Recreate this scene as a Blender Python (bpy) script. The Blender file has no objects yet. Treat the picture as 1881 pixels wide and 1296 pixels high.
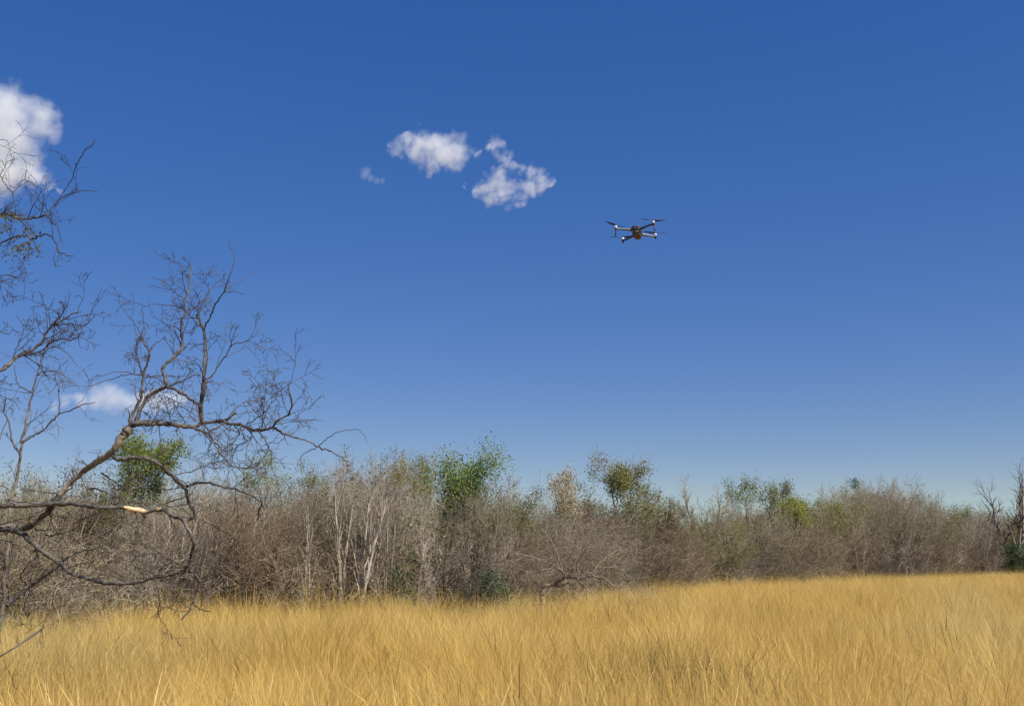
import bpy, math, random
import numpy as np
from mathutils import Vector, Matrix, Quaternion

# ------------------------------------------------------------------ camera, sky, sun, exposure
scene = bpy.context.scene
col = scene.collection
F = 2017.0                      # focal length of the photograph in its own pixels (1881 wide)
CX, CY, HOR = 940.5, 648.0, 1030.0
EYE = 2.0
PITCH = math.atan((HOR - CY) / F)

cam_d = bpy.data.cameras.new('camera')
cam_d.sensor_width = 36.0
cam_d.lens = 36.0 * F / 1881.0
cam_d.clip_start = 0.05
cam_d.clip_end = 30000.0
cam = bpy.data.objects.new('camera', cam_d)
cam.location = (0, 0, EYE)
cam.rotation_euler = (math.pi / 2 + PITCH, 0, 0)
col.objects.link(cam)
scene.camera = cam

SUN_EL, SUN_AZ = math.radians(50), math.radians(128)     # azimuth clockwise from the view direction (+Y): behind, right
world = bpy.data.worlds.new('World')
scene.world = world
world.use_nodes = True
wn, wl = world.node_tree.nodes, world.node_tree.links
wn.clear()
sky = wn.new('ShaderNodeTexSky')
sky.sky_type = 'NISHITA'
sky.sun_disc = False
sky.sun_elevation = SUN_EL
sky.sun_rotation = SUN_AZ
sky.altitude = 200
sky.air_density = 1.0
sky.dust_density = 0.25
sky.ozone_density = 3.0
sep = wn.new('ShaderNodeSeparateColor'); sep.mode = 'HSV'
cmb = wn.new('ShaderNodeCombineColor'); cmb.mode = 'HSV'
def wmath(op, a, b):
    m = wn.new('ShaderNodeMath'); m.operation = op
    wl.new(a, m.inputs[0]); m.inputs[1].default_value = b
    return m.outputs[0]
wl.new(sky.outputs[0], sep.inputs[0])
wl.new(wmath('ADD', wmath('MULTIPLY', sep.outputs[0], .58), .2718), cmb.inputs[0])              # a deeper, more violet blue than the model gives
wl.new(wmath('MINIMUM', wmath('MULTIPLY', wmath('POWER', sep.outputs[1], .90), 1.28), .97), cmb.inputs[1])
wl.new(wmath('MULTIPLY', wmath('POWER', sep.outputs[2], .62), 1.50), cmb.inputs[2])
bg = wn.new('ShaderNodeBackground')
bg.inputs['Strength'].default_value = 0.075
wo = wn.new('ShaderNodeOutputWorld')
wl.new(cmb.outputs[0], bg.inputs['Color'])
wl.new(bg.outputs[0], wo.inputs['Surface'])

sun_d = bpy.data.lights.new('sun', 'SUN')
sun_d.energy = 4.8
sun_d.angle = math.radians(0.53)
sun_d.color = (1.0, 0.95, 0.87)
sun = bpy.data.objects.new('sun', sun_d)
sv = Vector((math.sin(SUN_AZ) * math.cos(SUN_EL), math.cos(SUN_AZ) * math.cos(SUN_EL), math.sin(SUN_EL)))
sun.rotation_euler = sv.to_track_quat('Z', 'Y').to_euler()
sun.location = sv * 50
col.objects.link(sun)

scene.view_settings.view_transform = 'Standard'
scene.view_settings.look = 'None'
scene.view_settings.exposure = 0.68
scene.view_settings.gamma = 1.0
scene.cycles.use_denoising = True
scene.cycles.max_bounces = 8
scene.cycles.volume_bounces = 2
scene.cycles.transparent_max_bounces = 16

# ------------------------------------------------------------------ helpers
CP, SP = math.cos(PITCH), math.sin(PITCH)

def at(px, py, Y):
    """the world point that stands Y metres ahead of the camera on the ray of a photo pixel"""
    a = (px - CX) / F
    b = (CY - py) / F
    dy = CP - b * SP
    dz = SP + b * CP
    return Vector((a / dy * Y, Y, EYE + dz / dy * Y))

def tag(o, label=None, cat=None, group=None, kind=None):
    if label: o['label'] = label
    if cat: o['category'] = cat
    if group: o['group'] = group
    if kind: o['kind'] = kind
    return o

def empty(name, loc, rot=(0, 0, 0)):
    o = bpy.data.objects.new(name, None)
    o.empty_display_size = 0.2
    o.location = loc
    o.rotation_euler = rot
    col.objects.link(o)
    return o

class MB:
    """collects quads with a tint per vertex and a material index per face"""
    def __init__(self):
        self.v, self.f, self.t, self.m, self.n = [], [], [], [], 0
    def add(self, verts, quads, tint=0.5, mat=0):
        verts = np.asarray(verts, dtype=np.float32).reshape(-1, 3)
        quads = np.asarray(quads, dtype=np.int32).reshape(-1, 4)
        self.v.append(verts); self.f.append(quads + self.n)
        self.t.append(np.full(len(verts), tint, np.float32) if np.isscalar(tint) else np.asarray(tint, np.float32))
        self.m.append(np.full(len(quads), mat, np.int32))
        self.n += len(verts)
    def tube(self, pts, rad, k=3, tint=0.5, mat=0, ref=None):
        P = np.asarray(pts, dtype=np.float64)
        n = len(P)
        if n < 2: return
        R = np.asarray(rad, dtype=np.float64)
        T = np.gradient(P, axis=0)
        T /= (np.linalg.norm(T, axis=1, keepdims=True) + 1e-9)
        d = P[-1] - P[0]
        if ref is None:
            ref = np.array([0.3, 1.0, 0.1]) if abs(d[1]) < 0.7 * np.linalg.norm(d) else np.array([1.0, 0.1, 0.2])
        U = np.cross(T, ref); U /= (np.linalg.norm(U, axis=1, keepdims=True) + 1e-9)
        W = np.cross(T, U)
        a = np.arange(k) * (2 * math.pi / k)
        ring = P[:, None, :] + R[:, None, None] * (U[:, None, :] * np.cos(a)[None, :, None] + W[:, None, :] * np.sin(a)[None, :, None])
        i = np.arange(n - 1)[:, None] * k
        j = np.arange(k)[None, :]
        j2 = (j + 1) % k
        q = np.stack([i + j, i + j2, i + k + j2, i + k + j], axis=-1).reshape(-1, 4)
        self.add(ring.reshape(-1, 3), q, tint, mat)
    def box(self, c, s, rot=None, mat=0, tint=0.5, taper=(1, 1)):
        x, y, z = s[0] / 2, s[1] / 2, s[2] / 2
        tx, ty = taper
        v = np.array([[-x, -y, -z], [x, -y, -z], [x, y, -z], [-x, y, -z], [-x * tx, -y * ty, z], [x * tx, -y * ty, z], [x * tx, y * ty, z], [-x * tx, y * ty, z]])
        if rot is not None: v = v @ np.array(rot.to_matrix()).T
        v = v + np.array(c)
        self.add(v, [[0, 3, 2, 1], [4, 5, 6, 7], [0, 1, 5, 4], [1, 2, 6, 5], [2, 3, 7, 6], [3, 0, 4, 7]], tint, mat)
    def build(self, name, mats, parent=None, smooth=False, link=True):
        me = bpy.data.meshes.new(name)
        if self.n:
            V = np.concatenate(self.v); Q = np.concatenate(self.f)
            me.vertices.add(len(V)); me.vertices.foreach_set('co', V.ravel())
            me.loops.add(Q.size); me.loops.foreach_set('vertex_index', Q.ravel())
            me.polygons.add(len(Q))
            me.polygons.foreach_set('loop_start', np.arange(0, Q.size, 4, dtype=np.int32))
            me.polygons.foreach_set('loop_total', np.full(len(Q), 4, np.int32))
            me.polygons.foreach_set('material_index', np.concatenate(self.m))
            if smooth: me.polygons.foreach_set('use_smooth', np.ones(len(Q), bool))
            me.update(calc_edges=True)
            a = me.attributes.new('tint', 'FLOAT', 'POINT')
            a.data.foreach_set('value', np.concatenate(self.t))
        for m in (mats if isinstance(mats, (list, tuple)) else [mats]): me.materials.append(m)
        o = bpy.data.objects.new(name, me)
        if link: col.objects.link(o)
        if parent: o.parent = parent
        return o

# ------------------------------------------------------------------ materials
def new_mat(name):
    m = bpy.data.materials.new(name); m.use_nodes = True
    n, l = m.node_tree.nodes, m.node_tree.links
    n.clear()
    return m, n, l

def ramp(n, stops):
    r = n.new('ShaderNodeValToRGB')
    e = r.color_ramp.elements
    e[0].position, e[0].color = stops[0][0], (*stops[0][1], 1)
    e[1].position, e[1].color = stops[-1][0], (*stops[-1][1], 1)
    for p, c in stops[1:-1]:
        x = e.new(p); x.color = (*c, 1)
    return r

def mth(n, l, op, a, b=None, clamp=False):
    m = n.new('ShaderNodeMath'); m.operation = op; m.use_clamp = clamp
    for i, s in enumerate((a, b)):
        if s is None: continue
        if isinstance(s, (int, float)): m.inputs[i].default_value = s
        else: l.new(s, m.inputs[i])
    return m.outputs[0]

def veg_mat(name, stops, transl=0.0, rough=0.85, rnd=0.62, noise_scale=9.0, patch=None, pale=None):
    """bark, twigs, leaves, grass: colour from a per-piece tint, the plant's own random value and a noise in the plant"""
    m, n, l = new_mat(name)
    at_ = n.new('ShaderNodeAttribute'); at_.attribute_name = 'tint'
    oi = n.new('ShaderNodeObjectInfo')
    tc = n.new('ShaderNodeTexCoord')
    nz = n.new('ShaderNodeTexNoise'); nz.inputs['Scale'].default_value = noise_scale; nz.inputs['Detail'].default_value = 3
    l.new(tc.outputs['Object'], nz.inputs['Vector'])
    v = mth(n, l, 'MULTIPLY', at_.outputs['Fac'], 1.0 - rnd)
    v = mth(n, l, 'ADD', v, mth(n, l, 'MULTIPLY', oi.outputs['Random'], rnd))
    v = mth(n, l, 'ADD', v, mth(n, l, 'MULTIPLY', mth(n, l, 'SUBTRACT', nz.outputs[0], 0.5), 0.5), True)
    if patch:
        ge = n.new('ShaderNodeNewGeometry')
        n2 = n.new('ShaderNodeTexNoise'); n2.inputs['Scale'].default_value = patch[0]; n2.inputs['Detail'].default_value = 4
        l.new(ge.outputs['Position'], n2.inputs['Vector'])
        v = mth(n, l, 'ADD', v, mth(n, l, 'MULTIPLY', mth(n, l, 'SUBTRACT', n2.outputs[0], 0.5), patch[1]), True)
    r = ramp(n, stops); l.new(v, r.inputs[0])
    if pale:      # broad patches of another growth
        n3 = n.new('ShaderNodeTexNoise'); n3.inputs['Scale'].default_value = .22; n3.inputs['Detail'].default_value = 3
        l.new(ge.outputs['Position'], n3.inputs['Vector'])
        mx3 = n.new('ShaderNodeMix'); mx3.data_type = 'RGBA'
        l.new(mth(n, l, 'MULTIPLY', mth(n, l, 'SUBTRACT', n3.outputs[0], .50), 3.5, True), mx3.inputs[0])
        l.new(r.outputs[0], mx3.inputs[6]); mx3.inputs[7].default_value = (*pale, 1)
        r = mx3; rout = mx3.outputs[2]
    else: rout = r.outputs[0]
    p = n.new('ShaderNodeBsdfPrincipled')
    p.inputs['Roughness'].default_value = rough
    p.inputs['Specular IOR Level'].default_value = 0.25
    l.new(rout, p.inputs['Base Color'])
    out = n.new('ShaderNodeOutputMaterial')
    if transl > 0:
        t = n.new('ShaderNodeBsdfTranslucent')
        l.new(rout, t.inputs['Color'])
        mx = n.new('ShaderNodeMixShader'); mx.inputs[0].default_value = transl
        l.new(p.outputs[0], mx.inputs[1]); l.new(t.outputs[0], mx.inputs[2])
        l.new(mx.outputs[0], out.inputs['Surface'])
    else:
        l.new(p.outputs[0], out.inputs['Surface'])
    return m

M = {}
M['twig_grey'] = veg_mat('bare grey twigs', [(0, (.10, .08, .052)), (.5, (.265, .225, .165)), (1, (.48, .42, .32))])
M['twig_brown'] = veg_mat('bare brown twigs', [(0, (.085, .06, .036)), (.5, (.205, .156, .098)), (1, (.37, .30, .20))])
M['twig_pale'] = veg_mat('bare pale twigs', [(0, (.14, .118, .09)), (.5, (.29, .245, .19)), (1, (.50, .435, .34))])
M['twig_dark'] = veg_mat('bare dark twigs', [(0, (.035, .028, .024)), (.5, (.085, .07, .06)), (1, (.17, .145, .125))])
M['twig_olive'] = veg_mat('olive brown twigs', [(0, (.075, .065, .03)), (.5, (.18, .155, .08)), (1, (.32, .28, .15))])
M['bark_pale'] = veg_mat('pale bark', [(0, (.16, .135, .10)), (.5, (.33, .28, .215)), (1, (.50, .435, .34))], noise_scale=14)
M['bark_grey'] = veg_mat('grey bark', [(0, (.07, .055, .045)), (.45, (.20, .165, .135)), (1, (.42, .36, .29))], noise_scale=18)
M['leaf_green'] = veg_mat('fresh green leaves', [(0, (.08, .13, .034)), (.5, (.16, .24, .062)), (1, (.28, .37, .11))], .35, .6)
M['leaf_olive'] = veg_mat('olive leaves', [(0, (.065, .075, .018)), (.5, (.15, .155, .038)), (1, (.28, .27, .075))], .35, .7)
M['leaf_russet'] = veg_mat('russet dry leaves', [(0, (.085, .045, .024)), (.5, (.175, .105, .06)), (1, (.32, .21, .125))], .25, .8)
M['leaf_straw'] = veg_mat('pale dry leaves', [(0, (.16, .125, .075)), (.5, (.31, .26, .16)), (1, (.50, .43, .29))], .25, .8)
M['leaf_lime'] = veg_mat('yellow green leaves', [(0, (.09, .11, .02)), (.5, (.19, .215, .035)), (1, (.34, .35, .07))], .35, .6)
M['leaf_dark'] = veg_mat('dark evergreen leaves', [(0, (.018, .042, .014)), (.5, (.045, .09, .028)), (1, (.10, .16, .055))], .2, .6)
M['grass'] = veg_mat('dry straw grass', [(0, (.38, .255, .08)), (.35, (.61, .42, .115)), (.7, (.72, .52, .165)), (1, (.80, .66, .31))], .46, .75, rnd=.38, patch=(.35, .9), pale=(.62, .51, .23))
M['grass_green'] = veg_mat('half green grass', [(0, (.12, .11, .035)), (.5, (.30, .26, .09)), (1, (.52, .44, .20))], .35, .75, rnd=.3)
M['grass_rust_shade'] = veg_mat('rust and shade dark grass', [(0, (.045, .023, .010)), (.5, (.105, .06, .022)), (1, (.28, .17, .06))], .3, .8, rnd=.3)  # rust grass, darkened so its clumps also paint the shade of a hollow

def ground_mat():
    m, n, l = new_mat('straw covered soil')
    tc = n.new('ShaderNodeNewGeometry')
    a = n.new('ShaderNodeTexNoise'); a.inputs['Scale'].default_value = 0.5; a.inputs['Detail'].default_value = 8
    l.new(tc.outputs['Position'], a.inputs['Vector'])
    b = n.new('ShaderNodeTexNoise'); b.inputs['Scale'].default_value = 30; b.inputs['Detail'].default_value = 6
    l.new(tc.outputs['Position'], b.inputs['Vector'])
    v = mth(n, l, 'ADD', mth(n, l, 'MULTIPLY', a.outputs[0], .5), mth(n, l, 'MULTIPLY', b.outputs[0], .5))
    r = ramp(n, [(.3, (.13, .085, .045)), (.5, (.28, .19, .085)), (.7, (.45, .32, .14))])
    l.new(v, r.inputs[0])
    p = n.new('ShaderNodeBsdfPrincipled'); p.inputs['Roughness'].default_value = .95
    l.new(r.outputs[0], p.inputs['Base Color'])
    bp = n.new('ShaderNodeBump'); bp.inputs['Strength'].default_value = .6; bp.inputs['Distance'].default_value = .05
    l.new(b.outputs[0], bp.inputs['Height']); l.new(bp.outputs[0], p.inputs['Normal'])
    o = n.new('ShaderNodeOutputMaterial'); l.new(p.outputs[0], o.inputs['Surface'])
    return m

def plain(name, c, rough=.5, metal=0.0, coat=0.0, nscale=60, namp=.15):
    m, n, l = new_mat(name)
    tc = n.new('ShaderNodeTexCoord')
    a = n.new('ShaderNodeTexNoise'); a.inputs['Scale'].default_value = nscale; a.inputs['Detail'].default_value = 4
    l.new(tc.outputs['Object'], a.inputs['Vector'])
    r = ramp(n, [(.3, tuple(x * (1 - namp) for x in c)), (.7, tuple(min(1, x * (1 + namp)) for x in c))])
    l.new(a.outputs[0], r.inputs[0])
    p = n.new('ShaderNodeBsdfPrincipled'); p.inputs['Roughness'].default_value = rough; p.inputs['Metallic'].default_value = metal
    p.inputs['Coat Weight'].default_value = coat
    l.new(r.outputs[0], p.inputs['Base Color'])
    o = n.new('ShaderNodeOutputMaterial'); l.new(p.outputs[0], o.inputs['Surface'])
    return m

# ------------------------------------------------------------------ ground
from mathutils import noise as mn
def gz(x, y):
    z = 0.10 * mn.noise(Vector((x * .11, y * .11, 3.1))) + 0.05 * mn.noise(Vector((x * .4, y * .4, 7.7)))
    return z
def D_at(px):      # how far off the near edge of the thicket stands, by compass bearing
    return float(np.interp(px, [-900, 0, 100, 220, 400, 800, 960, 1200, 1400, 1881, 2600], [14, 17.5, 20, 23, 24, 26, 31, 43, 57, 88, 130]))

def make_ground():
    bm = MB()
    xs = np.concatenate([np.linspace(-4000, -160, 14), np.linspace(-140, 200, 171), np.linspace(230, 4000, 14)])
    ys = np.concatenate([np.linspace(-400, -20, 8), np.linspace(-15, 160, 176), np.linspace(180, 6000, 20)])
    V = np.array([[x, y, gz(x, y)] for y in ys for x in xs])
    nx = len(xs)
    i = (np.arange(len(ys) - 1)[:, None] * nx + np.arange(nx - 1)[None, :]).reshape(-1)
    bm.add(V, np.stack([i, i + 1, i + nx + 1, i + nx], axis=1))
    tag(bm.build('ground', ground_mat(), smooth=True), kind='structure')
make_ground()

# ------------------------------------------------------------------ scattering of uncountable growth (stuff)
def scatter(name, pts, rots, scls, idx, templates):
    """ONE object whose node tree instances the template meshes on its points"""
    me = bpy.data.meshes.new(name)
    P = np.asarray(pts, np.float32)
    me.vertices.add(len(P)); me.vertices.foreach_set('co', P.ravel())
    for nm, ty, arr in (('rot', 'FLOAT_VECTOR', np.asarray(rots, np.float32)), ('scl', 'FLOAT_VECTOR', np.asarray(scls, np.float32))):
        a = me.attributes.new(nm, ty, 'POINT'); a.data.foreach_set('vector', arr.ravel())
    a = me.attributes.new('idx', 'INT', 'POINT'); a.data.foreach_set('value', np.asarray(idx, np.int32))
    o = bpy.data.objects.new(name, me); col.objects.link(o)
    ng = bpy.data.node_groups.new(name, 'GeometryNodeTree')
    ng.interface.new_socket('Geometry', in_out='INPUT', socket_type='NodeSocketGeometry')
    ng.interface.new_socket('Geometry', in_out='OUTPUT', socket_type='NodeSocketGeometry')
    n, l = ng.nodes, ng.links
    gi, go = n.new('NodeGroupInput'), n.new('NodeGroupOutput')
    g2i = n.new('GeometryNodeGeometryToInstance')
    for t in reversed(templates):
        oi = n.new('GeometryNodeObjectInfo'); oi.inputs['Object'].default_value = t
        l.new(oi.outputs['Geometry'], g2i.inputs[0])
    iop = n.new('GeometryNodeInstanceOnPoints')
    def attr(nm, ty):
        a = n.new('GeometryNodeInputNamedAttribute'); a.data_type = ty; a.inputs['Name'].default_value = nm
        return a.outputs['Attribute']
    l.new(gi.outputs[0], iop.inputs['Points'])
    l.new(g2i.outputs[0], iop.inputs['Instance'])
    iop.inputs['Pick Instance'].default_value = True
    l.new(attr('idx', 'INT'), iop.inputs['Instance Index'])
    l.new(attr('rot', 'FLOAT_VECTOR'), iop.inputs['Rotation'])
    l.new(attr('scl', 'FLOAT_VECTOR'), iop.inputs['Scale'])
    l.new(iop.outputs[0], go.inputs[0])
    md = o.modifiers.new('scatter', 'NODES'); md.node_group = ng
    return o

def lookup_template(bm, name, mats):
    return bm.build(name, mats, link=False)

# grass clumps ------------------------------------------------------
def grass_clump(seed, nb, radius, hmin, hmax, wid, spread=.35, heads=.2, broken=.06):
    r = np.random.RandomState(seed)
    bm = MB()
    for b in range(nb):
        ang, rr = r.rand() * 2 * math.pi, radius * math.sqrt(r.rand())
        base = np.array([rr * math.cos(ang), rr * math.sin(ang), 0.0])
        out = ang + r.randn() * .9
        h = r.uniform(hmin, hmax)
        lean = abs(r.randn()) * spread
        curve = r.uniform(0.0, 0.75)
        n = 6
        s = np.linspace(0, 1, n)
        th = lean * .5 + (lean + curve) * s ** 1.6
        if r.rand() < broken: th = th + np.where(s > .5, r.uniform(.6, 1.5), 0)
        dx = np.cumsum(np.sin(th)) / n * h; dz = np.cumsum(np.cos(th)) / n * h
        P = base[None, :] + np.stack([dx * math.cos(out), dx * math.sin(out), dz], 1)
        P = np.vstack([base, P])
        w0 = wid * r.uniform(.6, 1.3)
        wv = w0 * np.concatenate([[1.0], np.interp(s, [0, .6, 1], [1, .75, .12])])
        if r.rand() < heads:      # feathery seed head
            wv = w0 * np.concatenate([[.6], np.interp(s, [0, .62, .75, .9, 1], [.55, .4, 1.6, 1.3, .2])])
        fa = r.rand() * math.pi
        side = np.array([math.cos(fa), math.sin(fa), 0.0])[None, :] * wv[:, None] * .5
        V = np.stack([P - side, P + side], 1).reshape(-1, 3)
        k = np.arange(len(P) - 1) * 2
        bm.add(V, np.stack([k, k + 1, k + 3, k + 2], 1), float(np.clip(r.normal(.5, .2), 0, 1)))
    return bm

rs = np.random.RandomState(5)
gt = [lookup_template(grass_clump(100 + i, 330, .36, .75, 1.3, .0029, .40, .25, .12), 'grass_clump', M['grass']) for i in range(8)]
gt += [lookup_template(grass_clump(120 + i, 250, .34, .45, 1.0, .0030, .75, .1, .3), 'grass_clump', M['grass']) for i in range(3)]
gt += [lookup_template(grass_clump(140, 90, .3, .8, 1.25, .005, .4, .2, .2), 'grass_clump', M['grass_rust_shade'])]
gt += [lookup_template(grass_clump(150 + i, 16, .3, 1.1, 1.4, .0034, .22, .8), 'tall_grass_clump', M['grass']) for i in range(2)]
gg = [lookup_template(grass_clump(160 + i, 100, .34, .6, 1.25, .007, .45, .3, .2), 'green_grass_clump', M['grass_green']) for i in range(3)]

def bearing(x, y):
    return CX + F * x / (y / CP) * 1.0

def make_grass():
    P, R, S, I = [], [], [], []
    def put(n, ya, yb, dens_scale=1.0):
        c = 0
        while c < n:
            y = math.sqrt(rs.uniform(ya * ya, yb * yb))
            x = rs.uniform(-.60, .60) * y + rs.uniform(-2, 2)
            px = CX + F * x / y
            if y > D_at(px) + 2.5: c += .35; continue
            c += 1
            # dark rust clumps paint a hollow's shade in the foreground, right of the middle
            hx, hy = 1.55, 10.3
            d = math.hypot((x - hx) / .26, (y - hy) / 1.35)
            k = rs.rand()
            idx = rs.randint(8) if k < (.62 if y > 13 else .42) else (8 + rs.randint(3) if k < .95 else (11 if k < .962 else 12 + rs.randint(2)))
            # lean in loose swaths, as wind left it
            l1 = mn.noise(Vector((x * .35, y * .35, 1.0))) * .6 + rs.randn() * .12
            l2 = mn.noise(Vector((x * .35, y * .35, 9.0))) * .5 + rs.randn() * .12
            hs = 1.0 + .22 * mn.noise(Vector((x * .5, y * .5, 4.0))) + .2 * mn.noise(Vector((x * 1.4, y * 1.4, 14.0))) + rs.randn() * .09
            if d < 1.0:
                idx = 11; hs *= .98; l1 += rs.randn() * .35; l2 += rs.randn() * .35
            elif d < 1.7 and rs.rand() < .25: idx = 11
            ws = rs.uniform(.9, 1.25) * (1 + y / 120)
            P.append((x, y, gz(x, y) - .02)); R.append((l1, l2, rs.rand() * 6.28)); S.append((ws, ws, hs)); I.append(idx)
    put(4200, 2.2, 16)
    put(6000, 16, 42)
    put(6500, 42, 105)
    for k in range(460):
        px = rs.uniform(300, 2200); y = D_at(px) + rs.uniform(-3.0, .5)
        if px < 700 and rs.rand() < .5: continue
        q = at(px, 1030, y); P.append((q.x, y, gz(q.x, y))); R.append((rs.randn() * .1, rs.randn() * .1, rs.rand() * 6.28))
        s_ = rs.uniform(.9, 1.25); S.append((s_ * (1 + y / 90), s_ * (1 + y / 90), s_ * rs.uniform(.78, 1.12))); I.append(12 + rs.randint(2))
    tag(scatter('dry_grass', P, R, S, I, gt), 'tall dry straw coloured grass covering the whole field', 'grass', kind='stuff')
    P, R, S, I = [], [], [], []
    for k in range(420):
        px = rs.uniform(-400, 1000) if k < 300 else rs.uniform(1650, 2100)
        y = D_at(px) + rs.uniform(-2.0, 3.0)
        q = at(px, 1030, y)
        P.append((q.x, y, gz(q.x, y))); R.append((rs.randn() * .12, rs.randn() * .12, rs.rand() * 6.28))
        s = rs.uniform(.8, 1.2); S.append((s, s, s * rs.uniform(.9, 1.25))); I.append(rs.randint(3))
    for k in range(190):     # the greener, thinner grass under the leaning tree at the left edge
        px = rs.uniform(-500, 150); y = rs.uniform(9.5, 20)
        q = at(px, 1030, y)
        P.append((q.x, y, gz(q.x, y))); R.append((rs.randn() * .15, rs.randn() * .15, rs.rand() * 6.28))
        s = rs.uniform(.8, 1.2); S.append((s, s, s * rs.uniform(.8, 1.1))); I.append(rs.randint(3))
    tag(scatter('green_grass', P, R, S, I, gg), 'half green rank grass along the foot of the thicket', 'grass', kind='stuff')
make_grass()

# ------------------------------------------------------------------ growing trees
def rperp(r, d):
    v = Vector((r.gauss(0, 1), r.gauss(0, 1), r.gauss(0, 1)))
    v = v - d * v.dot(d)
    return v.normalized() if v.length > 1e-6 else Vector((1, 0, 0))

def grow(r, pos, d, L, rad, lev, P, out, tips):
    """one limb: P = per-level settings (steps, wiggle, lift, children, child length, child angle)"""
    st, wig, lift, nch, clen, cang = P[lev]
    pts, rads = [pos.copy()], [rad]
    step = L / st
    p, dd = pos.copy(), d.copy()
    nodes = []
    for i in range(st):
        dd = (dd + Vector((r.gauss(0, wig), r.gauss(0, wig), r.gauss(0, wig) + lift))).normalized()
        p = p + dd * step
        t = (i + 1) / st
        rr = max(rad * (1 - t * .78), .0016)
        pts.append(p.copy()); rads.append(rr)
        nodes.append((p.copy(), dd.copy(), rr, t))
    out.append((pts, rads, lev))
    if lev + 1 < len(P):
        for k in range(nch):
            lo_ = .22 if lev > 0 else .3
            t = lo_ + (1 - lo_) * (k + r.random()) / nch
            j = min(st - 1, int(t * st))
            a = nodes[j - 1][0] if j > 0 else pos
            b = nodes[j][0]
            q = a.lerp(b, t * st - j if j < st else 1)
            dd2 = nodes[j][1]
            ang = cang * r.uniform(.6, 1.4)
            nd = (dd2 * math.cos(ang) + rperp(r, dd2) * math.sin(ang)).normalized()
            grow(r, q, nd, L * clen * r.uniform(.55, 1.25) * (1.15 - .5 * t), max(nodes[j][2] * .62, .002), lev + 1, P, out, tips)
    else:
        for nd in nodes: tips.append((nd[0], nd[1], L))

def leaves(bm, r, tips, n, size, spread, mat=0, zone=None, droop=.3):
    if zone: tips = [t for t in tips if zone(t[0])]
    for k in range(n if tips else 0):
        p, d, L = tips[r.randrange(len(tips))]
        c = p + Vector((r.gauss(0, spread), r.gauss(0, spread), r.gauss(0, spread)))
        u = Vector((r.gauss(0, 1), r.gauss(0, 1), r.gauss(0, 1) - droop)).normalized()
        w = rperp(r, u)
        s = size * r.uniform(.6, 1.35)
        u = u * s; w = w * s * .42
        bm.add([c, c + u * .5 + w, c + u, c + u * .5 - w], [[0, 1, 2, 3]], r.uniform(0, 1), mat)

STYLE = {
    # (steps, wiggle, lift, children, child length, child angle) per level
    'scrub': [(9, .12, .07, 9, .48, .55), (6, .19, .08, 6, .50, .65), (4, .25, .03, 3, .55, .8), (3, .3, 0, 0, 0, 0)],
    'upright': [(10, .06, .06, 12, .34, .42), (6, .13, .12, 6, .48, .5), (4, .2, .08, 3, .55, .6), (3, .28, 0, 0, 0, 0)],
    'arching': [(10, .12, -.02, 9, .46, .6), (6, .2, -.04, 7, .5, .8), (4, .25, -.03, 4, .5, .8), (3, .3, 0, 0, 0, 0)],
    'tree': [(9, .06, .05, 16, .40, .85), (6, .18, .06, 6, .52, .7), (4, .25, .03, 5, .55, .75), (3, .3, 0, 0, 0, 0)],
    'brush': [(6, .22, .03, 8, .55, .8), (5, .28, .0, 6, .55, .9), (3, .3, 0, 0, 0, 0)],
}
def skeleton(seed, style, stems, h, lean, rad, base_r=.15, up=1.0):
    r = random.Random(seed)
    out, tips = [], []
    for s in range(stems):
        a = 2 * math.pi * (s + r.random()) / stems
        b = Vector((math.cos(a), math.sin(a), 0)) * base_r * (r.random() if stems > 1 else 0)
        ln = lean * r.uniform(.4, 1.3) if stems > 1 else lean * .4
        d = Vector((math.cos(a) * ln, math.sin(a) * ln, up)).normalized()
        grow(r, b, d, h * r.uniform(.78, 1.0), rad * r.uniform(.75, 1.1), 0, STYLE[style], out, tips)
    return r, out, tips

def skel_mesh(r, out, bm, levels, mat=0, thick=1.0, fat=1.0):
    for pts, rads, lev in out:
        if lev not in levels: continue
        k = 6 if lev == 0 else (4 if lev == 1 else 3)
        bm.tube([tuple(p) for p in pts], [max(x * (fat if lev < 2 else thick), .0022) for x in rads], k, min(1, max(0, r.gauss(.5, .2))), mat)

# thicket: the mass of bare scrub nobody could count --------------------------------
def scrub_template(seed, style, stems, h, lean, rad, twig, leaf=None, nleaf=0, lsize=.06, thick=1.0):
    r, out, tips = skeleton(seed, style, stems, h, lean, rad)
    bm = MB()
    skel_mesh(r, out, bm, (0, 1, 2, 3), 0, thick)
    if leaf: leaves(bm, r, tips, nleaf, lsize, .05, 1)
    zmax = max(p.z for pts, _, _ in out for p in pts)
    return lookup_template(bm, 'scrub_plant', [M[twig]] + ([M[leaf]] if leaf else [])), zmax

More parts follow.
